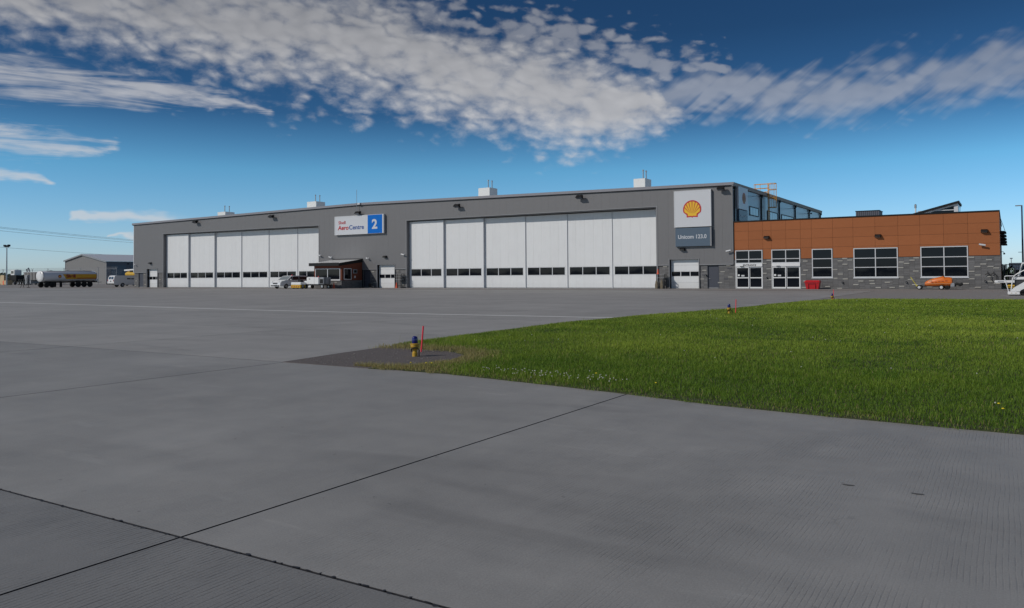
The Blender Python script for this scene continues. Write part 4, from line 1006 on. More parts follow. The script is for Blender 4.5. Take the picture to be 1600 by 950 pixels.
# ------------------------------------------------------------------ wheels and cones
def wheel(parent, c, r, wd, axis='x', rim=None, name='wheel'):
    b = MB(); k = wd / 2
    prof = [(r * .55, -k), (r * .9, -k), (r, -k * .6), (r, k * .6), (r * .9, k), (r * .55, k)]
    b.lathe(c, prof, 18, axis); w_ = b.build(name, M['rubber'], parent, smooth=True)
    b = MB(); b.lathe(c, [(r * .1, -k * 1.12), (r * .34, -k * 1.05), (r * .5, -k * 1.10), (r * .6, -k * 1.02), (r * .6, k * 1.02), (r * .5, k * 1.10), (r * .34, k * 1.05), (r * .1, k * 1.12)], 16, axis)
    b.build('rim', rim or M['steel'], w_, smooth=True); return w_
def cone(x, y, z, lab, tilt=0):
    e = empty('traffic_cone', (x, y, z), lab, 'traffic cone', 'orange traffic cones')
    MB().cbox(x - .19, x + .19, y - .19, y + .19, z, z + .035, .01).build('base', M['cone'], e)
    MB().lathe((x, y, z), [(.15, .036), (.13, .06), (.045, .72), (.03, .73)], 14).build('body', M['cone'], e, smooth=True)
cone(-76.0, 77.3, 0, 'orange traffic cone in front of the brown hut')
cone(-68.35, 81.0, 0, 'orange traffic cone by the rack right of the middle overhead door')
cone(-31.55, 80.9, 0, 'orange traffic cone on the ground at the cluttered rack left of the right overhead door')

# ------------------------------------------------------------------ edge lamps with marker rods
def edge_lamp(x, y, ln, lm, rx, ry, lean, h=1.0, rh=.55):
    e = empty('edge_lamp', (x, y, .006), ln, 'airfield lamp', 'yellow taxiway edge lamps')
    MB().lathe((x, y, .006), [(.05, 0), (.05, .07), (.042, .08), (.042, .12), (.062, .14), (.066, .165)], 16).build('stem', M['lampyellow'], e, smooth=True)
    MB().lathe((x, y, .006), [(.066, .166), (.080, .18), (.084, .195), (.078, .21), (.088, .222), (.088, .236), (.06, .244)], 18).build('collar', M['lampyellow'], e, smooth=True)
    MB().lathe((x, y, .006), [(.052, .245), (.056, .26), (.055, .335), (.048, .36), (.030, .376), (.008, .380)], 18).build('lens', M['blueglass_lamp'], e, smooth=True)
    MB().tube([(x - .055, y - .03, .10), (x - .02, y - .075, .155), (x + .04, y - .06, .17), (x + .095, y - .03, .165), (x + .115, y - .02, .13), (x + .115, y - .02, .0)], .011, 7).build('cable', M['black'], e, smooth=True)
    m = MB().tube([(rx, ry, .0), (rx + lean, ry, rh)], .0165, 9).build('marker_rod', M['marker']); tag(m, lm, 'marker rod', 'red marker rods beside the lamps')
edge_lamp(-9.45, 11.72, 'blue topped yellow edge lamp on the dark asphalt patch', 'red marker rod leaning right behind the nearest edge lamp', -9.88, 12.45, .055, rh=.52)
edge_lamp(-8.88, 29.6, 'blue topped yellow edge lamp in the grass halfway to the terminal', 'red marker rod beside the middle edge lamp in the grass', -8.78, 30.1, .02, rh=.54)
edge_lamp(-8.3, 46.9, 'farthest yellow edge lamp at the back edge of the grass', 'red marker rod beside the farthest edge lamp', -8.55, 48.6, .03, rh=.56)

# ------------------------------------------------------------------ tanker trailer, nose towards the camera
tx0, tx1, ty0, ty1 = -149.6, -147.2, 77.1, 87.0
tk = empty('tank_trailer', (-148.4, 82, 0), 'silver white fuel tank trailer with a yellow Shell band parked left of the hangar', 'tank trailer')
def ell(y, k, dz=0):
    return [(-148.4 + 1.2 * k * math.copysign(abs(math.cos(t)) ** .85, math.cos(t)), y, 2.03 + dz + .97 * k * math.copysign(abs(math.sin(t)) ** .85, math.sin(t))) for t in [2 * math.pi * q / 28 for q in range(28)]]
b = MB(); b.loft([ell(ty0 - .22, .3), ell(ty0 - .20, .62), ell(ty0 - .12, .86), ell(ty0, .98), ell(ty0 + .06, 1.0), ell(ty1 - .06, 1), ell(ty1, .98), ell(ty1 + .12, .8), ell(ty1 + .2, .3)])
b.build('tank', M['tank_white'], tk, smooth=True)
b = MB(); b.loft([ell(ty0 - .24, .3), ell(ty0 - .22, .62), ell(ty0 - .14, .87), ell(ty0 - .045, .985)]); b.build('tank_head', M['white'], tk, smooth=True)
for y in (ty0 + .03, ty1 - .03): 
    b = MB(); b.loft([ell(y - .04, 1.0), ell(y - .04, 1.02), ell(y + .04, 1.02), ell(y + .04, 1.0)], caps=False); b.build('tank_hoop', M['steel'], tk, smooth=True)
# yellow band wrapped on the visible flank
def band(z0, z1, y0a, y0b, y1_, m, off, nm):
    rows_ = []; n = 8
    for k in range(n + 1):
        z = z0 + (z1 - z0) * k / n; s_ = (z - 2.03) / .97; c_ = (1 - min(1, abs(s_)) ** (2 / .85)) ** (.85 / 2)
        rows_.append((-148.4 + 1.2 * c_ + off, z))
    b = MB(); V = []
    for k, (x, z) in enumerate(rows_): ys = y0a + (y0b - y0a) * k / n; V += [(x, ys, z), (x, y1_, z)]
    b.add(V, [(2 * k, 2 * k + 1, 2 * k + 3, 2 * k + 2) for k in range(n)]); return b.build(nm, m, tk)
band(1.50, 2.42, 81.15, 80.55, ty1 - .10, M['tank_band'], .012, 'yellow_band')
band(1.60, 1.72, 83.2, 83.1, ty1 - .10, M['maroon'], .020, 'maroon_stripe')
text('lettering', 'Shell', M['maroon'], tk, (-147.14, 81.15, 1.80), .80, rot=(R(90), 0, R(90)), offset=.03, sx=1.15)
b = MB(); b.lathe((-147.21, 80.0, 2.0), [(.30, .0), (.30, .012)], 18, 'x'); b.build('emblem', M['maroon'], tk)
b = MB(); b.lathe((-147.19, 80.0, 1.98), [(.17, .0), (.17, .008)], 12, 'x'); b.build('emblem_core', M['shell_yellow'], tk)
for y in (79.0, 82.0, 85.0): MB().lathe((-148.4, y, 2.98), [(.28, 0), (.28, .10), (.2, .13)], 14).build('hatch', M['steel'], tk)
MB().box(-149.0, -147.9, 78, 86.4, 2.99, 3.03).build('catwalk', M['grey_metal'], tk)
b = MB(); b.box(-149.2, -149.05, 77.4, 87.3, .85, 1.10); b.box(-147.75, -147.6, 77.4, 87.3, .85, 1.10)
for y in (77.6, 80.5, 83.5, 86.8): b.box(-149.04, -147.76, y, y + .12, .88, 1.07)
b.build('chassis', M['black'], tk)
MB().box(-147.5, -147.25, 80.1, 80.45, .05, 1.06).build('landing_leg', M['black'], tk); MB().box(-149.5, -149.25, 80.1, 80.45, .05, 1.06).build('landing_leg', M['black'], tk)
for y in (77.75, 78.75, 83.5, 84.65, 85.75):
    for x in (-147.45, -149.35): wheel(tk, (x, y, .5), .5, .36, 'x', M['black'])
b = MB(); b.prism([(83.0, .95), (83.2, 1.12), (86.1, 1.12), (86.3, .95), (86.3, .9), (83.0, .9)], -147.65, -147.2, 'x'); b.build('mudguard', M['black'], tk)
MB().box(-147.6, -147.15, 87.2, 87.9, .86, .93).build('rear_step', M['black'], tk)
MB().box(-147.22, -147.14, 86.75, 87.15, 1.1, 1.5).build('placard', M['white'], tk)
for (x, z) in ((-148.85, 1.5), (-147.95, 2.6)): MB().lathe((x, ty0 - .16, z), [(.16, -.05), (.16, .0)], 12, 'y').build('end_fitting', M['steel'], tk)

# ------------------------------------------------------------------ vans
def strip_profile(pr, hw, hwt, x0):                       # pr: (y, z) outline, widths by height
    return [[(x0 + sgn * (hw if z < 1.05 else hw - (hw - hwt) * min(1, (z - 1.05) / .8)), y, z) for (y, z) in pr] for sgn in (-1, 1)]
def body_from_profile(b, pr, hw, hwt, x0):
    L_, Rr = strip_profile(pr, hw, hwt, x0); n = len(pr); b.add(L_ + Rr, [tuple(range(n)), tuple(range(2 * n - 1, n - 1, -1))] + [(i, i + n, (i + 1) % n + n, (i + 1) % n) for i in range(n)])
def side_poly(b, pts, hw, hwt, x0, sgn, out):
    b.add([(x0 + sgn * ((hw if z < 1.05 else hw - (hw - hwt) * min(1, (z - 1.05) / .8)) + out), y, z) for y, z in pts], [tuple(range(len(pts)))])
# minivan, nose towards the camera (y = 74), tail towards the hangar
mv = empty('minivan', (-83.5, 76.6, 0), 'white minivan with dark windows parked before the left sliding doors', 'minivan')
x0 = -83.55
pr = [(74.02, .30), (74.0, .55), (74.03, .78), (74.22, .98), (75.10, 1.16), (75.30, 1.20), (76.05, 1.66), (76.35, 1.73), (78.3, 1.76), (78.95, 1.68), (79.15, 1.25), (79.2, .62), (79.15, .32), (78.75, .30), (78.62, .52), (78.3, .68), (77.98, .52), (77.85, .28), (75.55, .26), (75.42, .52), (75.1, .68), (74.78, .52), (74.66, .28)]
b = MB(); body_from_profile(b, pr, .98, .80, x0); bd = b.build('body', M['car_white'], mv)
for sgn in (-1, 1):
    b = MB(); side_poly(b, [(75.55, 1.17), (76.2, 1.17), (76.2, 1.60), (76.12, 1.60)], .98, .80, x0, sgn, .008); side_poly(b, [(76.28, 1.17), (77.35, 1.17), (77.35, 1.63), (76.28, 1.61)], .98, .80, x0, sgn, .008); side_poly(b, [(77.43, 1.17), (78.95, 1.20), (78.8, 1.58), (77.43, 1.63)], .98, .80, x0, sgn, .008)
    b.build('side_window', M['car_glass'], mv)
    MB().box(x0 + sgn * 1.0, x0 + sgn * 1.17, 75.75, 75.88, 1.14, 1.30).build('wing_mirror', M['car_white'], mv)
    for y in (75.1, 78.3): wheel(mv, (x0 + sgn * .86, y, .33), .33, .24, 'x', M['steel'])
    MB().loft([[(x0 + sgn * .62, 74.02, .80), (x0 + sgn * .93, 74.12, .80), (x0 + sgn * .93, 74.2, .95), (x0 + sgn * .62, 74.12, .93)], [(x0 + sgn * .62, 74.1, .80), (x0 + sgn * .99, 74.3, .82), (x0 + sgn * .99, 74.36, .96), (x0 + sgn * .62, 74.2, .96)]]).build('headlight', M['headlight'], mv)
    MB().box(x0 + sgn * .985, x0 + sgn * 1.0, 75.9, 78.9, .62, .68).build('side_moulding', M['grey_metal'], mv)
b = MB(); b.add([(x0 - .84, 75.28, 1.21), (x0 + .84, 75.28, 1.21), (x0 + .74, 76.05, 1.675), (x0 - .74, 76.05, 1.675)], [(0, 1, 2, 3)]); b.build('windscreen', M['windscreen'], mv)
MB().box(x0 - .42, x0 + .42, 73.975, 74.03, .66, .80).build('grille', M['black'], mv); MB().box(x0 - .80, x0 + .80, 73.965, 74.01, .36, .46).build('bumper_intake', M['black'], mv)
MB().box(x0 - .26, x0 + .26, 73.955, 73.98, .50, .60).build('number_plate', M['white'], mv)
MB().lathe((x0 + .1, 76.9, 1.75), [(.09, 0), (.09, .07), (.04, .12)], 10).build('beacon', M['marker'], mv)

# cargo van at the hangar corner, tail towards the camera
cv = empty('cargo_van', (-137, 86.5, 0), 'white high mileage cargo van half hidden behind the left corner of the hangar', 'van')
cv['label'] = 'white full size van half hidden behind the left corner of the hangar'
x0 = -137.2
pr = [(83.62, .52), (83.60, 1.10), (83.75, 1.80), (83.95, 2.05), (84.2, 2.10), (88.3, 2.08), (88.7, 1.95), (89.2, 1.32), (90.2, 1.14), (90.35, .6), (90.3, .42), (89.75, .40), (89.6, .66), (89.3, .78), (89.0, .66), (88.85, .40), (85.75, .40), (85.6, .66), (85.3, .78), (85.0, .66), (84.85, .40), (83.7, .42)]
b = MB(); body_from_profile(b, pr, 1.02, .88, x0); b.build('body', M['car_white'], cv)
def vq(b, y0, y1, z0, z1, sgn): side_poly(b, [(y0, z0), (y1, z0), (y1, z1), (y0, z1)], 1.02, .88, x0, sgn, .01)
for sgn in (-1, 1):
    b = MB(); vq(b, 86.15, 86.85, 1.38, 1.90, sgn); b.build('side_window', M['car_glass'], cv)
    b = MB(); vq(b, 86.97, 87.7, 1.38, 1.90, sgn); b.build('side_window', M['car_glass'], cv)
    b = MB(); vq(b, 87.85, 88.5, 1.36, 1.86, sgn); b.build('side_window', M['car_glass'], cv)
    for y in (85.3, 89.3): wheel(cv, (x0 + sgn * .88, y, .38), .38, .26, 'x', M['grey_metal'])
    MB().box(x0 + sgn * .92, x0 + sgn * .80, 83.57, 83.68, 1.02, 1.36).build('tail_light', M['maroon'], cv)
    b = MB(); b.add([(x0 + sgn * .08, 83.64, 1.42), (x0 + sgn * .72, 83.64, 1.42), (x0 + sgn * .68, 83.735, 1.86), (x0 + sgn * .08, 83.735, 1.86)], [(0, 1, 2, 3)]); b.build('rear_window', M['glass_blue'], cv)
MB().box(x0 - .2, x0 + .2, 83.575, 83.60, 1.0, 1.16).build('number_plate', M['black'], cv)
MB().box(x0 - .98, x0 + .98, 83.40, 83.66, .48, .66).build('rear_bumper', M['black'], cv)
# yellow tank vehicle behind the van
yt_ = empty('yellow_tank_truck', (-156.5, 101.5, 0), 'truck with a round yellow tank and white boom behind the white van', 'truck')
b = MB(); rr = lambda x, k: [(x, 101.3 + .95 * k * math.cos(t), 2.45 + .62 * k * math.sin(t)) for t in [2 * math.pi * q / 18 for q in range(18)]]
b.loft([rr(-159.9, .5), rr(-159.7, .85), rr(-159.3, 1), rr(-153.5, 1), rr(-153.2, .7)]); b.build('tank', M['yellow'], yt_, smooth=True)
MB().box(-160.2, -153, 100.4, 102.2, 1.0, 1.75).build('chassis', M['black'], yt_)
MB().box(-158.2, -156.4, 100.6, 102.0, 2.9, 3.25).build('pump_box', M['black'], yt_)
MB().loft([[(-160.8, 101.0, 3.15), (-160.8, 101.4, 3.15), (-160.8, 101.4, 3.45), (-160.8, 101.0, 3.45)], [(-152.8, 101.0, 3.35), (-152.8, 101.4, 3.35), (-152.8, 101.4, 3.7), (-152.8, 101.0, 3.7)]]).build('boom', M['white'], yt_)
for x in (-159, -154.5): wheel(yt_, (x, 100.5, .5), .5, .35, 'y'); wheel(yt_, (x, 102.1, .5), .5, .35, 'y')

# ------------------------------------------------------------------ ground equipment in the middle
tg = empty('tow_tractor', (-84, 72.5, 0), 'low white tow tractor with a yellow lower skirt beside the minivan', 'tractor')
gx0, gx1, gy = -80.98, -79.1, 74.4
MB().cbox(gx0, gx1, gy, gy + 1.3, .50, .86, .05).build('body', M['car_white'], tg)
MB().cbox(gx0 + .02, gx1 - .02, gy - .04, gy + 1.25, .10, .495, .04).build('bumper_skirt', M['yellow'], tg)
b = MB()
for k in range(4): b.add([(gx0 + .1 + k * .42, gy - .048, .20), (gx0 + .28 + k * .42, gy - .048, .20), (gx0 + .42 + k * .42, gy - .048, .38), (gx0 + .24 + k * .42, gy - .048, .38)], [(0, 1, 2, 3)])
b.build('hazard_stripe', M['orange_dark'], tg)
MB().cbox(gx0 + .6, gx0 + 1.2, gy + .7, gy + 1.1, .87, 1.15, .04).build('seat', M['black'], tg)
for x in (gx0 + .12, gx1 - .12):
    for y in (gy + .4, gy + 1.05): wheel(tg, (x, y, .28), .28, .2, 'x')
WL_shift = Vector((0, 0, 0))
gp = empty('ground_power_unit', (-79.2, 76.2, 0), 'white boxy ground power unit on a four wheeled trailer left of the hut', 'power unit')
ax0, ax1, ay = -79.2, -76.65, 75.2
MB().cbox(ax0 + .3, ax1 - .02, ay, ay + 1.5, .56, 1.50, .06).build('housing', M['car_white'], gp)
MB().cbox(ax0 - .25, ax0 + .285, ay + .1, ay + 1.4, .58, 1.02, .05).build('front_cowl', M['car_white'], gp)
MB().box(ax0 + .75, ax0 + 1.0, ay - .012, ay - .001, 1.22, 1.32).build('air_vent', M['black'], gp); MB().box(ax0 + 1.72, ax0 + 1.74, ay - .012, ay - .001, .62, 1.44).build('door_seam', M['grey_metal'], gp)
MB().cbox(ax1, ax1 + .80, ay + .1, ay + 1.45, .58, 1.48, .04).build('engine_bay', M['grey_metal'], gp)
MB().box(ax1 + .12, ax1 + .7, ay + .085, ay + .098, .68, 1.25).build('radiator_grille', M['black'], gp)
MB().box(ax0 - .3, ax1 + 1.0, ay + .05, ay + 1.4, .42, .55).build('trailer_bed', M['black'], gp)
b = MB(); b.tube([(ax1 + 1.05, ay + .1, .45), (ax1 + 1.05, ay + .1, 1.62)], .03, 6); b.tube([(ax1 + 1.3, ay + .6, .3), (ax1 + 1.3, ay + .6, 1.3)], .05, 6); b.build('stack_pipe', M['black'], gp)
MB().lathe((ax1 - .35, ay + .3, 1.5), [(.06, 0), (.06, .12), (.03, .15)], 8).build('beacon', M['marker'], gp)
for x in (ax0 + .05, ax1 + .55):
    for y in (ay + .12, ay + 1.32): wheel(gp, (x, y, .27), .27, .18, 'y', M['steel'])
MB().tube([(ax0 - .3, ay + .7, .45), (ax0 - 1.1, ay + .7, .30)], .04, 6).build('tow_bar', M['black'], gp)

# racks by the walls
def rack(x0, x1, y, zt, lab, tall=True):
    e = empty('wall_rack', ((x0 + x1) / 2, y, 0), lab, 'rack', 'dark racks against the hangar wall')
    for x in (x0, x1):
        for yy in (y, y + .5): MB().box(x - .025, x + .025, yy - .025, yy + .025, 0, zt).build('post', M['black'], e)
    for z in (.35, zt * .62, zt - .35, zt): MB().box(x0 + .03, x1 - .03, y - .02, y + .52, z - .03, z).build('shelf', M['grey_metal'] if z > 1 else M['black'], e)
    return e
rack(-32.1, -30.95 - .25, 80.95, 1.55, 'cluttered dark rack left of the right overhead door')
for i, (x, h, c) in enumerate(((-32.0, .9, 'wood'), (-31.75, .75, 'black'), (-31.42, .95, 'wood'), (-31.25, .8, 'black'))):
    e = empty('gear_bundle', (x, 80.7, 0), ['tan wheel chock bundle at the left of the cluttered rack', 'black hose bundle next to the tan bundle on the cluttered rack', 'tan canvas bundle in the middle of the cluttered rack', 'black bundle at the right end of the cluttered rack'][i], 'bundle', 'bundles in front of the rack')
    MB().loft([[(x + a * r_, 80.7 + b_ * r_, z) for a, b_ in ((-1, -.7), (1, -.8), (.9, .8), (-.9, .7))] for z, r_ in ((0, .13), (h * .4, .15), (h * .8, .10), (h, .05))]).build('bundle', M[c], e)
e = empty('traffic_cone', (-31.95, 81.0, 1.56), 'orange traffic cone standing on top of the cluttered rack', 'traffic cone', 'orange traffic cones')
MB().cbox(-32.1, -31.8, 80.88, 81.18, 1.555, 1.585, .01).build('base', M['cone'], e); MB().lathe((-31.95, 81.03, 1.56), [(.12, .03), (.1, .05), (.035, .55), (.02, .56)], 12).build('body', M['cone'], e)
rack(-68.75, -67.65, 81.2, 1.85, 'open dark rack right of the middle overhead door')
hd = empty('hand_truck', (-73.0, 81.0, 0), 'dark two wheeled hand trolley between the hut door and the middle overhead door', 'trolley')
b = MB()
for x in (-73.25, -72.85): b.tube([(x, 81.3, .15), (x, 81.75, 1.4)], .022, 6)
for z in (.5, .9, 1.25): b.tube([(-73.25, 81.3 + (z - .15) * .36, z), (-72.85, 81.3 + (z - .15) * .36, z)], .018, 5)
b.build('frame', M['black'], hd); MB().box(-73.3, -72.8, 80.9, 81.3, .03, .055).build('toe_plate', M['steel'], hd)
MB().cbox(-73.25, -72.85, 80.95, 81.25, .06, .62, .05).build('load', M['black'], hd)
for x in (-73.34, -72.76): wheel(hd, (x, 81.35, .13), .13, .06, 'x')

# red bin
rb = empty('grit_bin', (-16, 80.6, 0), 'red plastic grit bin standing against the masonry right of the second entrance', 'bin')
b = MB(); b.loft([[(-16.55, 80.25, 0), (-15.45, 80.25, 0), (-15.45, 80.95, 0), (-16.55, 80.95, 0)], [(-16.66, 80.18, .62), (-15.34, 80.18, .62), (-15.34, 81.0, .62), (-16.66, 81.0, .62)]]); b.build('body', M['red'], rb)
b = MB(); b.loft([[(-16.72, 80.12, .625), (-15.30, 80.12, .625), (-15.30, 81.05, .625), (-16.72, 81.05, .625)], [(-16.72, 80.12, .69), (-15.30, 80.12, .69), (-15.30, 81.05, .69), (-16.72, 81.05, .69)], [(-16.60, 80.30, .84), (-15.36, 80.30, .84), (-15.36, 81.02, .86), (-16.60, 81.02, .86)]]); b.build('lid', M['red'], rb)
for x in (-16.36, -15.72): MB().box(x - .02, x + .02, 80.13, 80.2, .05, .55).build('rib', M['red'], rb)
MB().box(-16.32, -15.76, 80.13, 80.17, .50, .55).build('handle', M['maroon'], rb)

# ------------------------------------------------------------------ orange tow-behind unit
oc = empty('air_start_cart', (-5.5, 79.6, 0), 'orange streamlined ground cart on small wheels with a yellow tow handle', 'cart')
def osec(x, w_, z0, z1):
    n = 14; out = []
    for q in range(n):
        t = 2 * math.pi * q / n; c_, s_ = math.cos(t), math.sin(t)
        out.append((x, 79.75 + w_ * math.copysign(abs(c_) ** .55, c_), (z0 + z1) / 2 + (z1 - z0) / 2 * math.copysign(abs(s_) ** .6, s_)))
    return out
b = MB(); b.loft([osec(-6.31, .22, .36, .52), osec(-6.28, .40, .32, .64), osec(-6.12, .48, .30, .78), osec(-5.7, .52, .29, .97), osec(-5.2, .54, .29, 1.10), osec(-4.92, .54, .30, 1.17), osec(-4.80, .54, .30, 1.18), osec(-4.74, .54, .30, 1.10), osec(-4.42, .53, .30, 1.10), osec(-4.18, .50, .32, 1.04), osec(-4.12, .40, .4, .95)])
b.build('shell', M['orange'], oc, smooth=True)
MB().tube([(-6.28, 79.75 - .50, .52), (-5.7, 79.2, .52), (-4.3, 79.18, .52), (-4.1, 79.3, .52)], .013, 5).build('seam_rail', M['tan'], oc)
b = MB()
for k in range(5): b.add([(-5.78 + k * .27, 79.205 - .012, .60 + k * .035), (-5.60 + k * .27, 79.2 - .014, .61 + k * .035), (-5.60 + k * .27, 79.2 - .014, .67 + k * .035), (-5.76 + k * .27, 79.205 - .012, .66 + k * .035)], [(0, 1, 2, 3)])
b.build('lettering_band', M['orange_dark'], oc)
MB().add([(-6.0, 79.23, .72), (-5.72, 79.21, .76), (-5.72, 79.22, .83), (-6.0, 79.24, .77)], [(0, 1, 2, 3)]).build('decal', M['tan'], oc)
MB().box(-6.9, -3.9, 79.5, 80.0, .26, .32).build('chassis', M['black'], oc)
for x, r_ in ((-6.72, .20), (-4.98, .20)):
    for y in (79.15, 80.35): wheel(oc, (x, y, r_), r_, .16, 'y', M['white_trim'])
for x in (-4.55,):
    for y in (79.4, 80.2): wheel(oc, (x, y, .2), .2, .16, 'y', M['black'])
MB().box(-6.78, -6.66, 79.2, 80.3, .17, .23).build('axle', M['black'], oc)
MB().tube([(-6.93, 79.5, .32), (-7.42, 79.5, 1.12)], .028, 6).build('tow_handle', M['bright_yellow'], oc); MB().box(-7.0, -6.68, 79.3, 79.7, .30, .38).build('draw_plate', M['bright_yellow'], oc)
b = MB(); b.tube([(-6.9, 79.3, .42), (-6.5, 79.2, .46), (-6.25, 79.25, .5)], .02, 5); b.tube([(-6.85, 79.9, .52), (-6.5, 79.9, .5), (-6.3, 79.85, .48)], .02, 5); b.build('brake_linkage', M['steel'], oc)
MB().cbox(-4.28, -3.96, 79.25, 79.35, .24, .58, .03).build('control_box', M['grey_metal'], oc)
MB().tube([(-4.0, 79.5, .42), (-3.8, 79.45, .48), (-3.55, 79.5, .42), (-3.42, 79.6, .5)], .13, 9).build('hose', M['rubber'], oc, smooth=True)
MB().lathe((-4.86, 79.75, 1.17), [(.10, 0), (.10, .05), (.06, .07)], 10).build('filler_cap', M['black'], oc)

# ------------------------------------------------------------------ left yard
sh = empty('storage_shed', (-260, 150, 0), 'grey metal storage shed with a white gabled roof beyond the tank trailer', 'shed')
sx0, sx1, sxr, se0, se1, sr = -273.0, -248.75, -262.5, 7.78, 7.19, 9.72
b = MB(); b.prism([(sx0, 0), (sx1, 0), (sx1, se1), (sxr, sr), (sx0, se0)], 150.3, 198, 'y'); b.build('wall', M['shed_shade'], sh)
def gz(x): return se0 + (x - sx0) / (sxr - sx0) * (sr - se0) if x < sxr else se1 + (sx1 - x) / (sx1 - sxr) * (sr - se1)
n = 20
for k in range(n):
    a, c = sx0 + (sx1 - sx0) * k / n, sx0 + (sx1 - sx0) * (k + 1) / n
    ridge = a < sxr < c; P = [(a + .01, 0), (c - .01, 0), (c - .01, gz(c) - .05)] + ([(sxr, sr - .05)] if ridge else []) + [(a + .01, gz(a) - .05)]
    b = MB(); b.prism(P, 150.18, 150.29, 'y'); b.build('wall_sheet', M['shed_rib'], sh, loc=(a, 150, 0))
for x0, z0, x1, z1 in ((sx0 - .4, se0 - .08, sxr, sr), (sxr, sr, sx1 + .4, se1 - .08)):
    b = MB(); b.prism([(x0, z0), (x1, z1), (x1, z1 + .14), (x0, z0 + .14)], 149.8, 198.4, 'y'); b.build('roof', M['roof_white'], sh)
    b = MB(); b.prism([(x0, z0 - .3), (x1, z1 - .3), (x1, z1 + .16), (x0, z0 + .16)], 149.7, 149.79, 'y'); b.build('barge_board', M['grey_metal'], sh)
MB().box(sx0 - .06, sx0 + .12, 150.05, 150.17, 0, se0 - .1).build('corner_trim', M['white_trim'], sh); MB().box(sx1 - .2, sx1 + .08, 150.05, 150.17, 0, se1 - .1).build('corner_trim', M['trim'], sh)
for y in (151.6, 158.4, 165.2):
    d = MB().box(sx1 + .01, sx1 + .08, y, y + 5.2, 0, 5.9).build('roller_door', M['slate'], sh)
    for k in range(7): MB().box(sx1 + .085, sx1 + .11, y + .05, y + 5.15, .06 + k * .83, .80 + k * .83).build('door_slat', M['slate'], d)
MB().box(sx1 + .01, sx1 + .3, 157.4, 157.8, 6.2, 6.6).build('door_lamp', M['black'], sh)

lp = empty('lamp_post', (-217.7, 104.8, 0), 'tall grey lamp post with two floodlights at the left end of the apron', 'lamp post')
MB().tube([(-217.7, 104.8, 0), (-217.7, 104.8, 9.7)], [.19, .12], 10).build('pole', M['steel'], lp)
MB().box(-218.6, -216.8, 104.74, 104.86, 9.62, 9.74).build('cross_arm', M['steel'], lp)
for s_ in (-1, 1): MB().loft([[(-217.7 + s_ * .35, 104.5, 9.8), (-217.7 + s_ * 1.25, 104.5, 10.05), (-217.7 + s_ * 1.25, 105.1, 10.05), (-217.7 + s_ * .35, 105.1, 9.8)], [(-217.7 + s_ * .35, 104.5, 10.2), (-217.7 + s_ * 1.1, 104.5, 10.45), (-217.7 + s_ * 1.1, 105.1, 10.45), (-217.7 + s_ * .35, 105.1, 10.2)]]).build('lamp_head', M['black'], lp)

fn = empty('security_fence', (-250, 121, 0), 'tall chain link fence with barbed wire behind the parked equipment on the left', 'fence')
fx0, fx1, fy, fz = -330, -196, 121.0, 4.15
post = None
for k in range(17):
    x = fx1 - 8.2 * k
    if post is None:
        b = MB(); b.tube([(x, fy, 0), (x, fy, fz)], .075, 7); b.tube([(x, fy, fz), (x - .32, fy - .1, fz + .45)], .04, 5); b.tube([(x, fy, fz), (x + .32, fy + .1, fz + .45)], .04, 5); post = b.build('post', M['grey_metal'], fn, loc=(x, fy, 0))
    else: piece('post', post, fn, (x, fy, 0))
for z, r_ in ((fz - .05, .045), (.15, .03)): MB().tube([(fx0, fy, z), (fx1, fy, z)], r_, 5).build('rail', M['grey_metal'], fn)
for o_, z in ((-.16, .24), (.16, .24), (-.3, .42), (.3, .42)): MB().tube([(fx0, fy + o_ * .3, fz + z), (fx1, fy + o_ * .3, fz + z)], .018, 4).build('barbed_wire', M['grey_metal'], fn)
b = MB()
for k in range(int((fx1 - fx0) / .55)):
    x = fx0 + k * .55
    for s_ in (0, 1):
        xa, xb = (x, x + 3.9) if s_ else (x + 3.9, x); w_ = .010
        b.add([(xa - w_, fy + .01 * s_, .15), (xa + w_, fy + .01 * s_, .15), (xb + w_, fy + .01 * s_, fz - .1), (xb - w_, fy + .01 * s_, fz - .1)], [(0, 1, 2, 3)])
tag(b.build('wire_mesh', M['grey_metal'], fn), kind='stuff')

# parked equipment, far left
tr = empty('service_truck', (-241.5, 118, 0), 'dark bodied truck with a small white cab behind the lamp post', 'truck')
MB().cbox(-243.0, -240.8, 118, 120, 2.7, 4.25, .12).build('cab', M['white'], tr); MB().box(-242.6, -241.3, 117.97, 117.995, 3.2, 3.95).build('windscreen', M['car_glass'], tr)
MB().cbox(-243.2, -239.0, 117.6, 120.4, 1.0, 2.68, .15).build('body', M['black'], tr)
for x in (-242.6, -239.7): wheel(tr, (x, 117.7, .55), .55, .4, 'y', M['grey_metal']); wheel(tr, (x, 120.3, .55), .55, .4, 'y', M['grey_metal'])
ex = empty('crane_arm', (-240.0, 119, 0), 'blue grey folded crane arm standing behind the dark truck body', 'crane')
MB().tube([(-239.9, 121.2, 0), (-239.9, 121.2, 3.2), (-240.6, 121.2, 4.4), (-239.6, 121.2, 4.7), (-238.7, 121.2, 3.4)], .22, 8).build('arm', M['slate'], ex); MB().box(-240.6, -239.2, 120.8, 121.9, 0, .9).build('base', M['slate'], ex)
sp_ = empty('snow_blade', (-245, 116.6, 0), 'tall yellow snow pusher blade beside the lamp post', 'snow blade')
b = MB(); b.loft([[(-246.0, y, 0), (-243.4, y, 0), (-243.5, y + .1, 1.4), (-243.7, y + .2, 2.75), (-245.7, y + .2, 2.75), (-245.9, y + .1, 1.4)] for y in (116.4, 116.75)]); b.build('blade', M['tan'], sp_)
MB().loft([[(-248.5, 115.6, 0), (-245.6, 115.6, 0), (-245.6, 115.6, .45), (-248.5, 115.6, .12)], [(-248.5, 116.3, 0), (-245.6, 116.3, 0), (-245.6, 116.3, .45), (-248.5, 116.3, .12)]]).build('side_wing', M['yellow'], sp_)
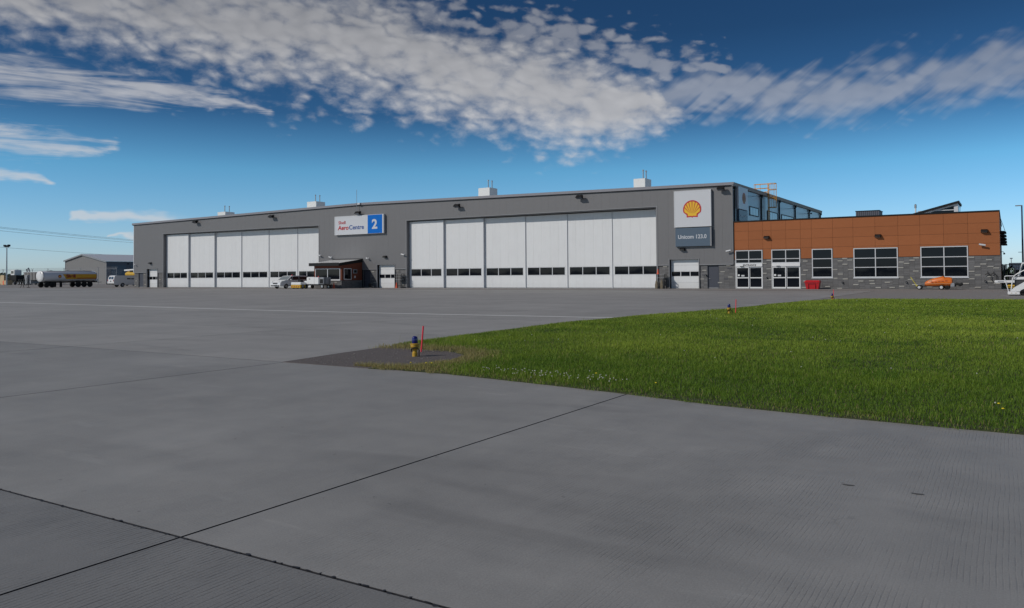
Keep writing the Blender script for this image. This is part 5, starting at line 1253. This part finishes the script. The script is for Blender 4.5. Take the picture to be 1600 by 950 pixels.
for x in (-245.4, -244.1): MB().box(x - .1, x + .1, 116.95, 117.3, .1, 2.4).build('brace', M['yellow'], sp_)
cr = empty('shipping_crate', (-241, 115.8, 0), 'tan crate with a red end standing right of the yellow snow blade', 'crate')
MB().cbox(-241.7, -239.8, 115.6, 117.0, .05, 1.25, .03).build('box', M['tan'], cr); MB().cbox(-242.4, -241.72, 115.65, 116.95, .05, 1.2, .03).build('end_panel', M['cone'], cr)
MB().box(-242.3, -239.9, 115.7, 116.9, 0, .045).build('pallet', M['wood'], cr)
fb = empty('flatbed_trailer', (-235.3, 118, 0), 'low dark flatbed trailer loaded with machinery left of the grey tank cabin', 'trailer')
MB().box(-238.2, -231, 117.2, 119.6, .75, 1.0).build('deck', M['black'], fb)
for x in (-237, -235.8, -232.2): wheel(fb, (x, 117.3, .42), .42, .3, 'y', M['grey_metal']); wheel(fb, (x, 119.5, .42), .42, .3, 'y', M['grey_metal'])
for x, w_, h in ((-237.4, .7, .6), (-236.2, .9, .45), (-234.9, .6, .75), (-233.7, 1.0, .5)): MB().cbox(x - w_ / 2, x + w_ / 2, 117.5, 119.2, 1.005, 1.0 + h, .1).build('machine', M['black'], fb)
gt = empty('dump_trailer', (-229, 117.5, 0), 'grey high sided box trailer behind the left end of the tank trailer', 'trailer')
MB().loft([[(-232.3, 116.6, 1.35), (-219.5, 116.6, 1.35), (-219.5, 119.1, 1.35), (-232.3, 119.1, 1.35)], [(-232.9, 116.5, 3.45), (-218.8, 116.5, 3.45), (-218.8, 119.2, 3.45), (-232.9, 119.2, 3.45)]]).build('box', M['shed'], gt)
MB().box(-233.3, -218.6, 116.4, 119.3, 3.46, 3.62).build('top_rail', M['white_trim'], gt)
for k in range(8): MB().box(-231.6 + k * 1.6, -231.5 + k * 1.6, 116.40, 116.5, 1.4, 3.4).build('rib', M['shed'], gt)
MB().box(-231.9, -229.4, 116.7, 119.0, .35, 1.33).build('undertray', M['grey_metal'], gt)
for x in (-224, -222.6): wheel(gt, (x, 116.9, .5), .5, .4, 'y'); wheel(gt, (x, 118.8, .5), .5, .4, 'y')
fs = empty('fuel_hose_stand', (-150.6, 76.2, 0), 'grey fuel hose stand with a looped black hose in front of the tank trailer', 'hose stand')
MB().cbox(-152.0, -151.2, 76.3, 76.8, .55, 2.3, .05).build('cabinet', M['grey_metal'], fs)
MB().tube([(-150.6, 76.2, 0), (-150.6, 76.2, 1.95), (-150.85, 76.2, 2.1)], .045, 6).build('post', M['black'], fs)
MB().tube([(-150.85, 76.15, 2.05), (-151.15, 76.1, 1.6), (-151.2, 76.1, .9), (-150.95, 76.1, .55), (-150.75, 76.15, 1.0), (-150.75, 76.15, 1.7)], .04, 6).build('hose', M['rubber'], fs)
b = MB(); b.tube([(-153.6, 76.3, 0), (-153.1, 76.3, .5), (-150.8, 76.3, .5)], .04, 5); b.tube([(-152.4, 76.3, 0), (-152.5, 76.3, .5)], .04, 5); b.box(-150.8, -150.4, 76.0, 76.4, 0, .08); b.build('foot_frame', M['black'], fs)

# power lines
def pole(x, y, h, lab):
    e = empty('utility_pole', (x, y, 0), lab, 'utility pole'); MB().tube([(x, y, 0), (x, y, h)], [.2, .13], 8).build('pole', M['wood'], e)
    MB().box(x - 1.3, x + 1.3, y - .1, y + .1, h - 1.0, h - .8).build('cross_arm', M['wood'], e); return e
A_ = [(-283, 110.5), (-402, 313.5)]; B_ = [(-298, 117.5), (-472, 365)]
pole(A_[0][0], A_[0][1], 20.9, 'near wooden pole carrying the upper wires just beyond the left frame edge'); pole(A_[1][0], A_[1][1], 20.9, 'far wooden pole carrying the upper wires behind the hangar')
pole(B_[0][0], B_[0][1], 14.6, 'near wooden pole carrying the single lower wire left of the yard'); pole(B_[1][0], B_[1][1], 14.6, 'far wooden pole carrying the single lower wire behind the hangar')
def wire(P, z, off, sag, lab):
    (x0, y0), (x1, y1) = P; pts = []
    for k in range(17):
        t = k / 16; pts.append((x0 + (x1 - x0) * t + off, y0 + (y1 - y0) * t, z - sag * 4 * t * (1 - t)))
    tag(MB().tube(pts, .04, 4).build('power_line', M['black']), lab, 'power line', 'overhead wires across the left sky')
wire(A_, 20.6, -.9, .8, 'topmost thin overhead wire crossing the sky left of the hangar')
wire(A_, 20.1, .9, .9, 'second thin overhead wire crossing the sky left of the hangar')
wire(A_, 19.3, -.3, .9, 'third thin overhead wire crossing the sky left of the hangar')
wire(B_, 14.2, 0, .9, 'single lowest overhead wire running just above the shed roof')

# ------------------------------------------------------------------ right side: airstairs and what stands behind them
st = empty('passenger_stairs', (1.8, 60.8, 0), 'white mobile passenger stairs with tubular handrails at the right edge', 'passenger stairs')
for y in (60.0, 61.55):
    b = MB(); b.prism([(.10, .26), (.62, .26), (5.2, 2.9), (5.2, 3.55), (1.0, .93), (.34, .50)], y, y + .045, 'y'); b.build('side_panel', M['white'], st)
    MB().tube([(.04, y + .02, .12), (-.20, y + .02, 1.12), (-.19, y + .02, 1.20), (-.12, y + .02, 1.245), (.32, y + .02, 1.245), (.52, y + .02, 1.40), (.90, y + .02, 1.62), (5.2, y + .02, 4.3)], .026, 7).build('handrail', M['white'], st, smooth=True)
    MB().tube([(.14, y + .02, .24), (.25, y + .02, 1.14), (.34, y + .02, 1.20)], .03, 7).build('rail_post', M['white'], st, smooth=True)
    for x in (1.3, 2.3, 3.3, 4.3): MB().tube([(x, y + .02, .70 + (x - .6) * .62), (x, y + .02, 1.86 + (x - 1.3) * .625)], .02, 6).build('rail_post', M['white'], st)
tread = None
for k in range(15):
    c = (.42 + k * .31, 60.05, .30 + k * .19)
    if tread is None: tread = MB().box(c[0], c[0] + .30, 60.05, 61.54, c[2] - .03, c[2]).build('tread', M['grey_metal'], st, loc=c)
    else: piece('tread', tread, st, c)
MB().cbox(-.04, .62, 59.96, 61.64, .06, .235, .02).build('base_step', M['white'], st)
for x in (.12, .36): MB().box(x, x + .08, 59.945, 59.958, .14, .17).build('marker_plate', M['tan'], st)
b = MB(); b.prism([(.62, .24), (.78, .24), (3.9, 2.05), (3.9, 2.16), (.66, .33)], 59.985, 59.998, 'y'); b.build('stringer_painted_shadow', M['black'], st)  # solid black strip, standing in for the shadow under the stringer
b = MB(); b.tube([(.58, 61.7, 1.22), (.80, 61.7, 2.05), (2.2, 61.7, 2.08), (2.35, 61.7, 1.2)], .05, 6); b.tube([(.58, 63.2, 1.22), (.80, 63.2, 2.05), (2.2, 63.2, 2.08), (2.35, 63.2, 1.2)], .05, 6); b.box(.78, 2.22, 61.68, 63.22, 2.06, 2.12); b.build('cab_frame', M['white'], st)
MB().cbox(.30, 5.0, 61.72, 63.2, .98, 1.17, .04).build('truck_body', M['white'], st); MB().cbox(.36, 4.9, 61.8, 63.1, .38, .975, .04).build('undercarriage', M['clad_dark'], st); MB().add([(.66, 61.75, 1.25), (.86, 61.75, 2.02), (.86, 63.15, 2.02), (.66, 63.15, 1.25)], [(0, 1, 2, 3)]).build('windscreen', M['car_glass'], st)
MB().box(.9, 2.1, 61.72, 61.74, 1.15, 1.98).build('side_window', M['car_glass'], st)
for x in (.82, 4.1):
    for y in (60.2, 63.0): wheel(st, (x, y, .26), .26, .2, 'y', M['black'] if x < 1 else None)
bl = empty('belt_loader', (1.6, 76.4, 0), 'long white belt loader beam with a yellow chassis behind the passenger stairs', 'belt loader')
MB().cbox(-.95, 4.6, 76.0, 76.9, .62, .83, .03).build('conveyor_beam', M['white'], bl); MB().box(-.90, 4.5, 76.05, 76.85, .835, .85).build('belt', M['rubber'], bl)
MB().box(-.72, -.3, 75.985, 75.998, .69, .76).build('decal', M['grey_metal'], bl)
MB().cbox(-.06, .62, 75.95, 77.1, .19, .47, .06).build('bumper', M['yellow'], bl); MB().cbox(.2, 4.2, 76.0, 77.0, .28, .60, .04).build('chassis', M['black'], bl)
MB().box(-.05, 1.0, 75.93, 75.96, .30, .34).build('side_rail', M['black'], bl)
MB().cbox(.05, 1.4, 77.05, 77.95, .5, 1.15, .06).build('driver_station', M['clad_dark'], bl)
for x in (1.0, 3.6):
    for y in (76.05, 76.95): wheel(bl, (x, y, .27), .27, .2, 'y')
yg = empty('yard_gate', (2.2, 100, 0), 'dark metal yard gate with panelled bars beside the terminal corner', 'gate')
for x in (-.50, -.16, 1.35, 2.9, 4.4): MB().box(x - .06, x + .06, 99.94, 100.06, 0, 2.35).build('post', M['black'], yg)
for z in (2.28, 1.15, .2): MB().box(-.43, 4.33, 99.97, 100.03, z - .03, z + .03).build('rail', M['black'], yg)
MB().box(-.43, -.23, 99.985, 100.015, .24, 2.24).build('infill_panel', M['clad_dark'], yg)
for k in range(22):
    x = -.05 + k * .2
    if abs(x - 1.35) < .09 or abs(x - 2.9) < .09: continue
    if k == 0: br_ = MB().box(x - .012, x + .012, 99.985, 100.015, .24, 2.24).build('bar', M['black'], yg, loc=(x, 100, .2))
    else: piece('bar', br_, yg, (x, 100, .2))
wt = empty('white_box_truck', (1.6, 108, 0), 'white truck with dark windows standing behind the dark yard gate', 'truck')
MB().cbox(.10, 5.5, 108.8, 110.8, 1.95, 2.55, .04).build('roof_box', M['white'], wt); MB().cbox(.60, 3.4, 108.4, 110.6, .5, 1.94, .12).build('body', M['car_white'], wt)
MB().box(.75, 1.55, 108.37, 108.395, 1.15, 1.75).build('side_window', M['car_glass'], wt); MB().box(1.75, 3.1, 108.37, 108.395, 1.15, 1.75).build('side_window', M['car_glass'], wt)
for x in (1.1, 2.9): wheel(wt, (x, 108.5, .42), .42, .3, 'y'); wheel(wt, (x, 110.4, .42), .42, .3, 'y')
dk = empty('black_generator', (.28, 104, 0), 'black machine with a raised arm behind the dark yard gate', 'machine')
MB().cbox(-.05, .55, 103.6, 104.8, .3, 1.35, .08).build('housing', M['black'], dk); MB().tube([(.05, 104, 1.3), (.0, 104, 1.75), (.3, 104, 2.05), (.45, 104, 2.2)], .09, 7).build('arm', M['black'], dk); MB().box(-.02, .5, 103.7, 104.7, 0, .3).build('skid', M['grey_metal'], dk)
rp = empty('tall_lamp_post', (1.36, 99.2, 0), 'tall dark lamp post with a single arm rising at the right edge', 'lamp post')
MB().tube([(1.36, 99.2, 0), (1.36, 99.2, 8.50)], [.10, .07], 10).build('pole', M['slate'] if False else mat('navy_pole', (.02, .04, .09), .5), rp); MB().box(.78, 1.36, 99.12, 99.28, 8.42, 8.52).build('lamp_head', M['trim'], rp)
MB().box(.95, 1.28, 99.17, 99.23, 3.55, 3.60).build('bracket', M['slate'], rp)
fp = empty('distant_lamp_post', (.95, 300, 0), 'small distant lamp post seen beyond the yard gate', 'lamp post')
MB().tube([(.95, 300, 0), (.95, 300, 5.9)], .12, 6).build('pole', M['grey_metal'], fp); MB().box(.6, 1.35, 299.8, 300.2, 5.7, 6.0).build('lamp_head', M['slate'], fp)
cb = empty('corner_bracket', (TX1 + .1, 82.4, 3.2), 'black camera bracket on the right corner of the terminal wall', 'bracket')
MB().tube([(TX1 + .0, 82.4, 3.25), (TX1 + .22, 82.4, 3.3), (TX1 + .3, 82.4, 3.18)], .025, 5).build('arm', M['black'], cb); MB().lathe((TX1 + .3, 82.4, 3.05), [(.03, .14), (.08, .08), (.07, .0)], 8).build('dome', M['black'], cb)
# hangers and outlets on the masonry
h1 = empty('hose_hanger', (-1.52, 81.9, 1.3), 'empty black hose hanger on the masonry at the right end', 'hanger', 'hose hangers on the masonry')
MB().tube([(-1.52, 81.86, 1.56), (-1.52, 81.82, 1.33)], .022, 5).build('stem', M['black'], h1); MB().tube([(-1.74, 81.8, 1.24), (-1.66, 81.8, 1.32), (-1.52, 81.8, 1.36), (-1.38, 81.8, 1.32), (-1.30, 81.8, 1.24)], .03, 6).build('saddle', M['black'], h1)
h2 = empty('hose_hanger', (-1.08, 81.9, 1.3), 'black hose hanger with a looped hose nearest the terminal corner', 'hanger', 'hose hangers on the masonry')
MB().tube([(-1.08, 81.86, 1.56), (-1.08, 81.82, 1.38)], .022, 5).build('stem', M['black'], h2); MB().tube([(-1.28, 81.8, .86), (-1.28, 81.8, 1.22), (-1.2, 81.8, 1.35), (-1.08, 81.8, 1.40), (-.96, 81.8, 1.35), (-.88, 81.8, 1.22), (-.88, 81.8, .8), (-1.08, 81.8, .62), (-1.28, 81.8, .86)], .032, 6).build('hose_loop', M['rubber'], h2)
for x, z, lab in ((-1.72, .70, 'small black wall outlet below the hose hangers'), (-8.0, .62, 'small black wall outlet left of the orange cart handle'), (-13.55, .62, 'small black wall outlet between the narrow window and the middle window'), (-20.68, 1.08, 'small black button box between the two entrances'), (-26.98, 1.42, 'black button box beside the dark side door')):
    e = empty('wall_outlet', (x, 81.95, z), lab, 'outlet', 'small black outlets on the masonry'); MB().cbox(x - .07, x + .07, 81.80, 81.95, z - .07, z + .07, .015).build('box', M['black'], e); MB().box(x - .03, x + .03, 81.74, 81.799, z - .05, z + .0).build('cover', M['grey_metal'], e)

# ------------------------------------------------------------------ far hedge and woods
def leaf_mass(name, n, fx, m, size, lab):
    b = MB(); P = np.array([fx() for _ in range(n)])
    V = []; 
    q = rs.randn(n, 2, 3); q /= np.linalg.norm(q, axis=2)[..., None]
    s_ = size * rs.uniform(.5, 1.4, n)[:, None]
    V = np.stack([P + q[:, 0] * s_, P + q[:, 1] * s_, P - q[:, 0] * s_ * .8, P - q[:, 1] * s_ * .9], 1).reshape(-1, 3)
    me = bpy.data.meshes.new(name); me.from_pydata(V.tolist(), [], [(4 * i, 4 * i + 1, 4 * i + 2, 4 * i + 3) for i in range(n)]); me.materials.append(m)
    o = bpy.data.objects.new(name, me); COL.objects.link(o); tag(o, lab, 'vegetation', kind='stuff'); return o
def hedge_pt():
    x = rnd.uniform(-470, -318); h = 3.0 + 1.3 * math.sin(x * .21) * math.sin(x * .057 + 1); return (x, 205 + rnd.gauss(0, 1.6) + (x + 470) * .05, max(.1, h * rnd.random() ** .6))
leaf_mass('hedge', 5200, hedge_pt, M['hedge'], .55, 'low dark green hedge line on the horizon behind the fence at the left')
def wood_pt():
    t = rnd.uniform(-3.1416, 3.1416); d = 1500 + rnd.gauss(0, 25); h = 7 + 5 * math.sin(t * 60) * math.sin(t * 23 + 1) + 3 * math.sin(t * 211); return (math.sin(t) * d, math.cos(t) * d, max(.3, h * rnd.random() ** .7))
leaf_mass('distant_woods', 52000, wood_pt, M['hedge'], 2.6, 'distant belt of dark trees along the horizon')
